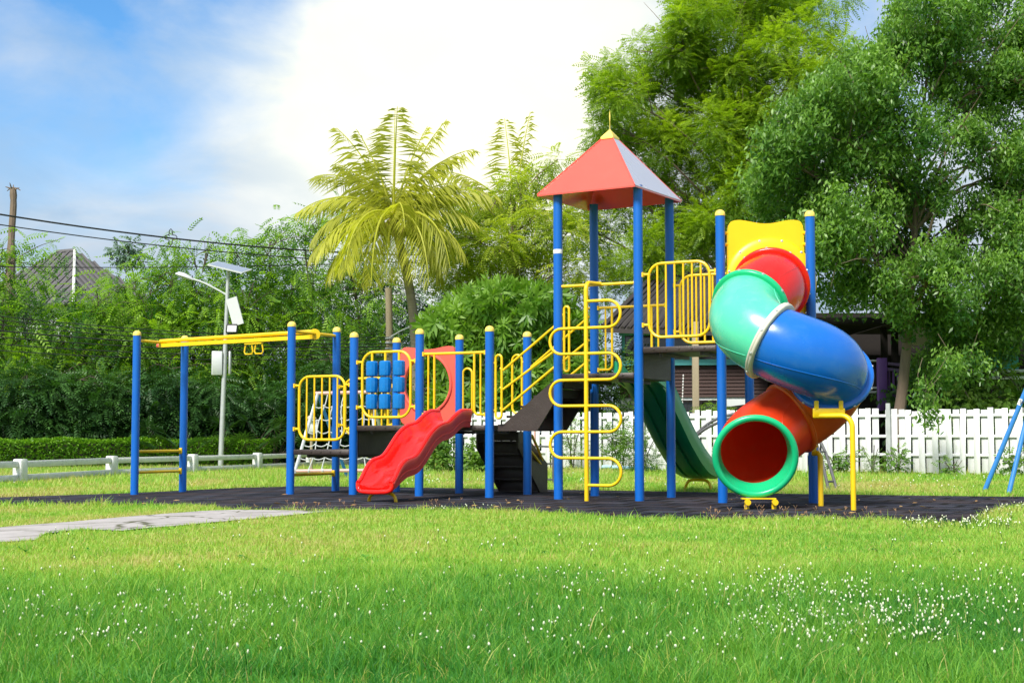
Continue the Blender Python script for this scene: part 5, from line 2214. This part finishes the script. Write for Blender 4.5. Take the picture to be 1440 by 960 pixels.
MB().tube([ap, ap2], .10, 8).build('ridge_cap', M['tile'], ro)
w0 = ez_ - .05
hc_ = (c_[0] + c_[1] + c_[2] + c_[3]) / 4
m = MB()
m.hexa([Vector(((p - hc_) * .86 + hc_).to_tuple()[:2] + (0,)) for p in (c_[0], c_[1], c_[2], c_[3])] + [Vector(((p - hc_) * .86 + hc_).to_tuple()[:2] + (w0,)) for p in (c_[0], c_[1], c_[2], c_[3])])
m.build('wall', M['render'], rt_)
b_ = P(16, 640, 50)
b_.z = 0
bp_ = thing('bare_palm_trunk', b_, 'tall bare dead trunk with a broken ragged top at the far left', 'dead trunk')
tp = P(18.5, 264, 50)
MB().tube(smooth_path([b_, P(14.5, 450, 50), P(16, 340, 50), P(19, 290, 50), tp], 4), [.17] * 8 + [.12] * 5 + [.11, .13, .12, .10], 9).build('trunk', M['bark'], bp_, fix=False)
m = MB()
for k in range(7):
    a = k * .9
    m.tube([tp - UP * .1, tp + Vector((math.cos(a) * .14, math.sin(a) * .1, -.02)), tp + Vector((math.cos(a) * .27, math.sin(a) * .2, -.10 + .12 * (k % 3)))], [.05, .03, .012], 5)
m.build('broken_stub', M['bark'], bp_, fix=False)
crx = P(-82, 305, 40)
bs3 = P(-86, 640, 40)
bs3.z = 0
palm(bs3, crx, .14, [(a, e, .5, 1.0) for a, e in [(0, .9), (.3, .5), (-.2, .2), (0.1, -.2), (-.5, .6), (.6, 0), (2, .5), (PI, .6), (-2, .2), (-1, -.3), (.1, .55), (-.1, -.55)]], 'dark palm crown just entering the frame at the far left', nuts=False, tintm=.05, flen=3.0)

# ------------------------------------------------------------------ house behind the fence
hs_ = thing('wooden_house', (7, 35, 0), 'brown plank house with teal window frames and a dark tiled roof behind the white fence', 'house')
hd0 = Vector((.985, -.17, 0)).normalized()
hn = Vector((-hd0.y, hd0.x, 0))
O_ = P(905, 600, 36.0)
O_.z = 0


def H(s, n_, z):
    return O_ + hd0 * s + hn * n_ + UP * z


def hz_at(py):
    return P(960, py, 35.6).z


zp0, zp1 = hz_at(558), hz_at(513)
zs0, zs1 = hz_at(513), hz_at(505)
W = 3.1
m = MB()
nb = 9
for k in range(nb):
    za, zb2 = zp0 + (zp1 - zp0) * k / nb, zp0 + (zp1 - zp0) * (k + 1) / nb
    m.hexa([H(-.6, -.03, za), H(W, -.03, za), H(W, .12, za), H(-.6, .12, za), H(-.6, 0, zb2), H(W, 0, zb2), H(W, .12, zb2), H(-.6, .12, zb2)])
m.build('plank_wall', M['plank'], hs_, sharp=10)
MB().box(H((W - .6) / 2, .08, zp0 / 2), (W + .6, .14, zp0), hd0).build('lower_wall', M['render'], hs_)
wd = MB()
xw0, xw1 = 0.95, 1.95
zw0, zw1 = .55, hz_at(565)
for a, b2, z0, z1 in ((xw0 - .05, xw0, zw0 - .04, zw1 + .05), (xw1, xw1 + .05, zw0 - .04, zw1 + .05), (xw0, xw1, zw1, zw1 + .05), ((xw0 + xw1) / 2 - .02, (xw0 + xw1) / 2 + .02, zw0, zw1)):
    wd.box(H((a + b2) / 2, -.03, (z0 + z1) / 2), (b2 - a, .06, z1 - z0), hd0)
wo = wd.build('window', M['dark_wood'], hs_)
MB().box(H((xw0 + xw1) / 2, -.002, (zw0 + zw1) / 2), (xw1 - xw0, .016, zw1 - zw0), hd0).build('pane', M['glass'], wo)
zt0, zt1 = hz_at(505), hz_at(470)
wd = MB()
wd.box(H(1.2, -.05, (zs0 + zs1) / 2 + .0), (3.6, .12, zs1 - zs0), hd0)
for s in (-.5, .35, 1.2, 2.05, 2.95):
    wd.box(H(s, -.03, (zt0 + zt1) / 2), (.09, .07, zt1 - zt0), hd0)
wd.box(H(1.2, -.03, zt1 + .05), (3.6, .08, .10), hd0)
wo = wd.build('window', M['teal'], hs_)
MB().box(H(1.2, .02, (zt0 + zt1) / 2), (3.5, .012, zt1 - zt0), hd0).build('pane', M['glass'], wo)
# main tiled roof, sloping down towards the left
e0, e1 = P(848, 462, 35.5), P(1080, 468, 34.6)
r0, r1 = P(925, 385, 39.5), P(1110, 372, 38.5)
m = MB()
m.add([e0, e1, r1, r0, e0 - UP * .1, e1 - UP * .1, r1 - UP * .1, r0 - UP * .1], [(0, 1, 2, 3), (7, 6, 5, 4), (0, 4, 5, 1), (1, 5, 6, 2), (2, 6, 7, 3), (3, 7, 4, 0)])
back0, back1 = r0 + Vector((-.6, 5, -2)), r1 + Vector((.3, 5, -2))
m.add([r0, r1, back1, back0], [(0, 1, 2, 3)])
ro = m.build('roof', M['dark_tile'], hs_, sharp=10)
m = MB()
for k in range(26):
    f = k / 25
    m.tube([e0.lerp(e1, f) + UP * .03, r0.lerp(r1, f) + UP * .03], .055, 5)
m.build('tile_rib', M['dark_tile'], ro)
MB().tube([e0 + UP * .04, r0 + UP * .06], .08, 6).build('hip_cap', M['dark_tile'], ro)
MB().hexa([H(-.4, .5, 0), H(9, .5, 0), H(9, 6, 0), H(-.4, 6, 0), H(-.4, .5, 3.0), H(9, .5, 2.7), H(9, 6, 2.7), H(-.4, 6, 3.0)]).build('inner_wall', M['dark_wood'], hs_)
# chain hanging under the eave
ch = MB()
for k in range(16):
    p = P(961 - k * .15, 528 + k * 4.2, 34.6)
    ch.lathe(p, [(.008, -.03), (.018, -.015), (.018, .015), (.008, .03)], 6)
co = ch.build('rain_chain', M['ridge'], hs_)

# open porch house to the right with purple balcony
ph = thing('porch_house', (9, 32, 0), 'dark open porch building with a purple balcony and teal sheets behind the drooping tree', 'building')
Yh = 33.0


def box_px(name, x0, x1, y0, y1, Y, depth, mat, bottom=None, parent=ph):
    a, b2 = P(x0, y1, Y), P(x1, y0, Y)
    z0 = a.z if bottom is None else bottom
    return MB().bbox(Vector(((a.x + b2.x) / 2, Y + depth / 2, (z0 + b2.z) / 2)), (abs(b2.x - a.x), depth, abs(b2.z - z0)), .006).build(name, mat, parent)


box_px('eave', 1060, 1246, 446, 456, 32.0, 3.5, M['dark_wood'])
box_px('back_wall', 1040, 1600, 440, 600, 36.0, .2, M['dark_wood'], 0)
box_px('eave', 1262, 1600, 440, 452, 31.5, 4, M['dark_tile'])
for x in (1242, 1257, 1418):
    box_px('porch_post', x, x + 6, 456, 600, 33.2, .12, M['dark_wood'], 0)
box_px('porch_floor', 1050, 1262, 568, 580, 32.4, 3, M['dark_wood'])
bo = box_px('balcony_post', 1236.5, 1247.5, 503, 577, 31.0, .18, M['purple'], P(1240, 577, 31).z)
ba, bb_ = P(1247, 511, 31.08), P(1300, 531, 32.6)
m = MB()
for z in (P(1247, 511, 31.08).z, P(1247, 519, 31.08).z, P(1247, 556, 31.08).z):
    m.box(Vector(((ba.x + bb_.x) / 2, (ba.y + bb_.y) / 2, z)), ((bb_ - ba).length, .06, .06), Vector((bb_.x - ba.x, bb_.y - ba.y, 0)))
rl2 = m.build('balcony_rail', M['purple'], ph)
for k in range(9):
    f = (k + .5) / 9
    q = ba.lerp(bb_, f)
    MB().box(Vector((q.x, q.y, (P(1247, 519, 31.08).z + P(1247, 556, 31.08).z) / 2)), (.05, .03, .6), Vector((bb_.x - ba.x, bb_.y - ba.y, 0))).build('slat', M['purple'], rl2)
for y in (507, 545, 551):
    a, b2 = P(1180, y, 31.3), P(1236, y, 31.3)
    MB().tube([a, b2], .022, 6).build('handrail', M['ridge'], ph)
box_px('notice_board', 1277, 1304, 461, 486, 31.6, .04, M['beige'])
box_px('teal_sheet', 1372, 1432, 488, 522, 32.2, .03, M['teal_sheet'])
box_px('blue_sheet', 1340, 1354, 489, 501, 32.0, .03, M['tube_blue'])
box_px('gutter', 1290, 1600, 519, 523, 31.9, .1, M['render'])
box_px('gutter', 1330, 1600, 528, 533, 31.7, .12, M['render'])
box_px('teal_bin', 1268, 1296, 557, 590, 31.6, .5, M['teal'], 0)
wp = P(979, 640, 33.8)
wp.z = 0
tag_ = thing('wooden_post', wp, 'square weathered wooden post standing in front of the brown plank house', 'post')
MB().bbox(Vector((wp.x, wp.y, 1.75)), (.15, .15, 3.5), .01).build('post', M['post_wood'], tag_)

# ------------------------------------------------------------------ swing, net frame and other play things at the back
f1, f2 = G(1383, 690.5), G(1418, 693)
f1.y -= 0
apx = P(1468, 487, (f1.y + f2.y) / 2)
sw = thing('swing_frame', (f1.x, f1.y, 0), 'blue steel swing frame with splayed legs at the right edge', 'swing')
far = Vector((2.6, .9, 0))
for a, b2 in ((f1, apx), (f2, apx), (f1 + far + Vector((.9, 0, 0)), apx + far), (f2 + far + Vector((.9, 0, 0)), apx + far)):
    MB().tube([a - UP * .03, b2], .034, 12).build('leg', M['swing_blue'], sw)
MB().tube([apx - far * .03, apx + far * 1.03], .036, 12).build('top_beam', M['swing_blue'], sw)
lp = f1.lerp(apx, (690.5 - 565) / (690.5 - 487))
ldir = (apx - f1).normalized()
st_ = MB().tube([lp - ldir * .045, lp + ldir * .045], .0352, 12, caps=False).build('sticker', M['sticker'], sw, fix=True)
m = MB()
o_ = lp + Vector((0, -.0355, 0))
ex_ = (ldir - Vector((0, ldir.y, 0))).normalized()
ey_ = Vector((-ex_.z, 0, ex_.x)) * -1


def stroke(pl_):
    m.tube([o_ + X1 * x + UP * z for x, z in pl_], .0042, 5)


stroke([(-.006, .026), (-.014, .032), (-.024, .028), (-.024, .016), (-.008, .002), (-.006, -.012), (-.014, -.020), (-.026, -.014)])
stroke([(.004, -.018), (.004, .030), (.018, .029), (.020, .016), (.006, .006), (.022, .0), (.020, -.016), (.004, -.018)])
m.build('lettering', M['ink'], st_)

Yn = 26.6
nb_ = thing('rope_climber', (-3.4, Yn, -.06), 'rope net climbing frame with pale pink bars behind the left deck', 'climbing frame')


def wp_(px, py, Y):
    return P(px, py, Y)


tl, tr_ = wp_(447, 553, Yn), wp_(521, 551, Yn)
bl, br = wp_(415, 662, Yn - .55), wp_(532, 661, Yn - .55)
bl2, br2 = wp_(440, 655, Yn + .65), wp_(540, 655, Yn + .65)
for a, b2 in ((tl, bl), (tr_, br), (tl, wp_(486, 664, Yn + .7)), (tr_, wp_(550, 660, Yn + .7))):
    e = Vector((b2.x, b2.y, -.08))
    e = b2 + (b2 - a).normalized() * ((b2.z + .08) / max(.2, (a.z - b2.z)) * (a - b2).length)
    MB().tube([a, e], .032, 8).build('leg', M['swing_blue'] if a is tl and b2 is not bl else M['steel'], nb_)
MB().tube([tl - X1 * .05, tr_ + X1 * .05], .034, 8).build('top_bar', M['pink_bar'], nb_)
MB().tube([bl, br], .032, 8).build('bottom_bar', M['pink_bar'], nb_)
net = MB()
nc, nr = 6, 6
for i in range(nc + 1):
    a, b2 = tl.lerp(tr_, i / nc), bl.lerp(br, i / nc)
    net.tube([a.lerp(b2, t) + Vector((.03 * math.sin(9 * t + i), 0, 0)) for t in np.linspace(0, 1, 9)], .011, 5)
for j in range(1, nr):
    a, b2 = tl.lerp(bl, j / nr), tr_.lerp(br, j / nr)
    net.tube([a.lerp(b2, t) - UP * (.04 * abs(math.sin(PI * nc * t))) for t in np.linspace(0, 1, 25)], .011, 5)
for i in range(nc + 1):
    for j in range(1, nr):
        p = tl.lerp(tr_, i / nc).lerp(bl.lerp(br, i / nc), j / nr)
        net.lathe(p, [(.01, -.02), (.022, 0), (.01, .02)], 6)
    p = bl.lerp(br, i / nc)
    net.lathe(p, [(.034, -.018), (.045, 0), (.034, .018)], 8, Z=X1)
net.build('rope_net', M['rope'], nb_)
sg = P(438, 640, 30.5)
sg.z = -.06
sb_ = thing('sign_board', sg, 'small white board on a brown post behind the rope net', 'sign')
MB().tube([sg, P(438, 592, 30.5)], .03, 8).build('post', M['post_wood'], sb_)
MB().bbox(P(439, 598.5, 30.4), (.22, .03, .28), .01).build('board', M['white_wood'], sb_)
MB().lathe(P(438, 588, 30.4), [(.03, -.04), (.10, -.03), (.11, 0), (.07, .05), (.02, .06)], 12).build('cap', M['beige'], sb_)

# grey arched ladder behind the tube slide
al_ = thing('arched_ladder', (3.2, 21, 0), 'dark grey arched ladder standing on the grass behind the tube slide', 'climbing frame')
for off in (0.0, .30):
    pts_ = [P(960 - off * 22, 640, 21.5 + off), P(980 - off * 10, 612, 21.4 + off), P(1010, 594 - off * 20, 21.3 + off), P(1065, 578, 21.1 + off), P(1120, 590, 20.9 + off), P(1148 + off * 24, 624, 20.75 + off)]
    e = G(1166 + off * 43, 690)
    e.y += 0
    pts_.append(Vector((e.x, e.y + off * .2, -.01)))
    if off == 0:
        ra_ = smooth_path(pts_, 5)
    else:
        rb_ = smooth_path(pts_, 5)
for pts_ in (ra_, rb_):
    MB().tube(pts_, .023, 8).build('side_rail', M['dark_metal'], al_)
for i in range(2, len(ra_) - 1, 3):
    MB().tube([ra_[i], rb_[i]], .016, 6).build('rung', M['dark_metal'], al_)
# small rack of bars by the fence
q = G(766, 680)
rk = thing('bar_rack', q, 'thin dark metal frame of bars on the grass behind the serpentine bars', 'climbing frame')
for px, py0, py1, mt in ((752, 604, 668, 'pink_bar'), (778, 640, 681, 'dark_metal')):
    a = P(px, py1, q.y + (.6 if px == 752 else 0))
    b2 = P(px, py0, q.y + (.6 if px == 752 else 0))
    a.z = 0
    MB().tube([a, b2], .018, 6).build('upright', M[mt], rk)
for py in (628, 652, 674):
    MB().tube([P(752, py - 1, q.y + .6), P(778, py, q.y)], .016, 6).build('rung', M['dark_metal'], rk)
# pale blue pipe lying on the grass
a, b2 = G(848, 662.5), G(917, 665)
pb = MB().tube([a + UP * .10, a.lerp(b2, .5) + UP * .095, b2 + UP * .09], .042, 10).build('pale_pipe', M['pale_blue'], None)
tag(pb, 'pale blue pipe lying on the grass behind the serpentine climber', 'pipe')

# ------------------------------------------------------------------ sky, sun, camera
SUN_EL, SUN_AZ = math.radians(48), math.radians(212)      # azimuth clockwise from +Y: behind the viewer, to the left
w = bpy.data.worlds.new('World')
sc.world = w
w.use_nodes = True
n, l = w.node_tree.nodes, w.node_tree.links
n.clear()
out = n.new('ShaderNodeOutputWorld')
sky = n.new('ShaderNodeTexSky')
sky.sky_type = 'NISHITA'
sky.sun_disc = False
sky.sun_elevation = SUN_EL
sky.sun_rotation = SUN_AZ
sky.air_density = 1.0
sky.dust_density = .3
sky.ozone_density = 3.0
hsv = n.new('ShaderNodeHueSaturation')
hsv.inputs['Saturation'].default_value = 1.3
hsv.inputs['Value'].default_value = .95
l.new(sky.outputs[0], hsv.inputs['Color'])
bg1 = n.new('ShaderNodeBackground')
bg1.inputs['Strength'].default_value = .09
l.new(hsv.outputs[0], bg1.inputs[0])
tc = n.new('ShaderNodeTexCoord')
nrmz = n.new('ShaderNodeVectorMath')
nrmz.operation = 'NORMALIZE'
l.new(tc.outputs['Generated'], nrmz.inputs[0])
mp = n.new('ShaderNodeMapping')
mp.inputs['Scale'].default_value = (1.0, 1.0, 2.0)
mp.inputs['Location'].default_value = (3.3, 1.2, .4)
l.new(nrmz.outputs[0], mp.inputs[0])
no = n.new('ShaderNodeTexNoise')
no.inputs['Scale'].default_value = 6.0
no.inputs['Detail'].default_value = 9
no.inputs['Roughness'].default_value = .56
no.inputs['Distortion'].default_value = .35
l.new(mp.outputs[0], no.inputs['Vector'])


def mth(op, a, b_=None, clamp=False):
    k = n.new('ShaderNodeMath')
    k.operation = op
    k.use_clamp = clamp
    for i, v_ in enumerate((a, b_)):
        if v_ is None:
            continue
        if isinstance(v_, (int, float)):
            k.inputs[i].default_value = v_
        else:
            l.new(v_, k.inputs[i])
    return k.outputs[0]


def dot_to(px, py):
    d = (P(px, py, 100) - Vector((0, 0, CH))).normalized()
    k = n.new('ShaderNodeVectorMath')
    k.operation = 'DOT_PRODUCT'
    l.new(nrmz.outputs[0], k.inputs[0])
    k.inputs[1].default_value = d
    return k.outputs['Value']


def rng(v_, a, b_, c_=0.0, d=1.0):
    k = n.new('ShaderNodeMapRange')
    k.interpolation_type = 'SMOOTHSTEP'
    for i, q in enumerate((a, b_, c_, d)):
        k.inputs[i + 1].default_value = q
    l.new(v_, k.inputs[0])
    return k.outputs[0]


# thick bright cloud round the hidden sun, a blue opening high on the left
near = n.new('ShaderNodeMapRange')
for i_, q_ in enumerate((math.cos(.29), 1.0, 0.0, 1.0)):
    near.inputs[i_ + 1].default_value = q_
l.new(dot_to(650, 105), near.inputs[0])
glow = mth('POWER', near.outputs[0], 3.0)
open_ = rng(dot_to(40, -60), math.cos(.25), math.cos(.03))
open2 = rng(dot_to(1290, -20), math.cos(.13), math.cos(.02))
sep = n.new('ShaderNodeSeparateXYZ')
l.new(nrmz.outputs[0], sep.inputs[0])
cov = mth('ADD', mth('MULTIPLY', no.outputs['Fac'], 2.1), rng(sep.outputs['Z'], .25, .10, -.16, .22))
cov = mth('SUBTRACT', cov, mth('MULTIPLY', open_, .78))
cov = mth('SUBTRACT', cov, mth('MULTIPLY', open2, .45))
mask = mth('ADD', cov, mth('MULTIPLY', glow, .45), True)
n2_ = n.new('ShaderNodeTexNoise')
n2_.inputs['Scale'].default_value = 9.0
n2_.inputs['Detail'].default_value = 8
n2_.inputs['Roughness'].default_value = .52
n2_.inputs['Distortion'].default_value = .5
l.new(mp.outputs[0], n2_.inputs['Vector'])
thick = rng(n2_.outputs['Fac'], .30, .70)
c0 = n.new('ShaderNodeMix')
c0.data_type = 'RGBA'
c0.inputs[6].default_value = (.58, .77, 1.0, 1)
c0.inputs[7].default_value = (.86, .93, 1.0, 1)
l.new(thick, c0.inputs[0])
cc = n.new('ShaderNodeMix')
cc.data_type = 'RGBA'
cc.inputs[7].default_value = (1.0, .92, .66, 1)
l.new(glow, cc.inputs[0])
l.new(c0.outputs[2], cc.inputs[6])
bg2 = n.new('ShaderNodeBackground')
l.new(cc.outputs[2], bg2.inputs[0])
l.new(mth('ADD', mth('MULTIPLY', glow, .32), mth('ADD', mth('MULTIPLY', thick, .055), .335)), bg2.inputs[1])
mxs = n.new('ShaderNodeMixShader')
l.new(mask, mxs.inputs[0])
l.new(bg1.outputs[0], mxs.inputs[1])
l.new(bg2.outputs[0], mxs.inputs[2])
l.new(mxs.outputs[0], out.inputs[0])

sd_ = bpy.data.lights.new('sun', 'SUN')
sd_.energy = 2.9
sd_.angle = math.radians(16)
sd_.color = (1.0, .95, .86)
so = bpy.data.objects.new('sun', sd_)
COL.objects.link(so)
dv_ = Vector((math.sin(SUN_AZ) * math.cos(SUN_EL), math.cos(SUN_AZ) * math.cos(SUN_EL), math.sin(SUN_EL)))
so.rotation_euler = dv_.to_track_quat('Z', 'Y').to_euler()
so.location = dv_ * 60

cd = bpy.data.cameras.new('camera')
cd.sensor_width = 36
cd.lens = 36 * F / 1440
cd.clip_start = .1
cd.clip_end = 3000
co_ = bpy.data.objects.new('camera', cd)
COL.objects.link(co_)
co_.location = (0, 0, CH)
co_.rotation_euler = (PI / 2 + PITCH, 0, 0)
sc.camera = co_
sc.view_settings.view_transform = 'Standard'
sc.view_settings.look = 'None'
sc.view_settings.gamma = 1
sc.view_settings.exposure = 1.17
sc.view_settings.use_curve_mapping = False
cy = sc.cycles
cy.use_denoising = True
cy.max_bounces = 7
cy.diffuse_bounces = 3
cy.glossy_bounces = 3
cy.transmission_bounces = 4
cy.transparent_max_bounces = 6
cy.sample_clamp_indirect = 6
cy.use_adaptive_sampling = True
cy.adaptive_threshold = .02
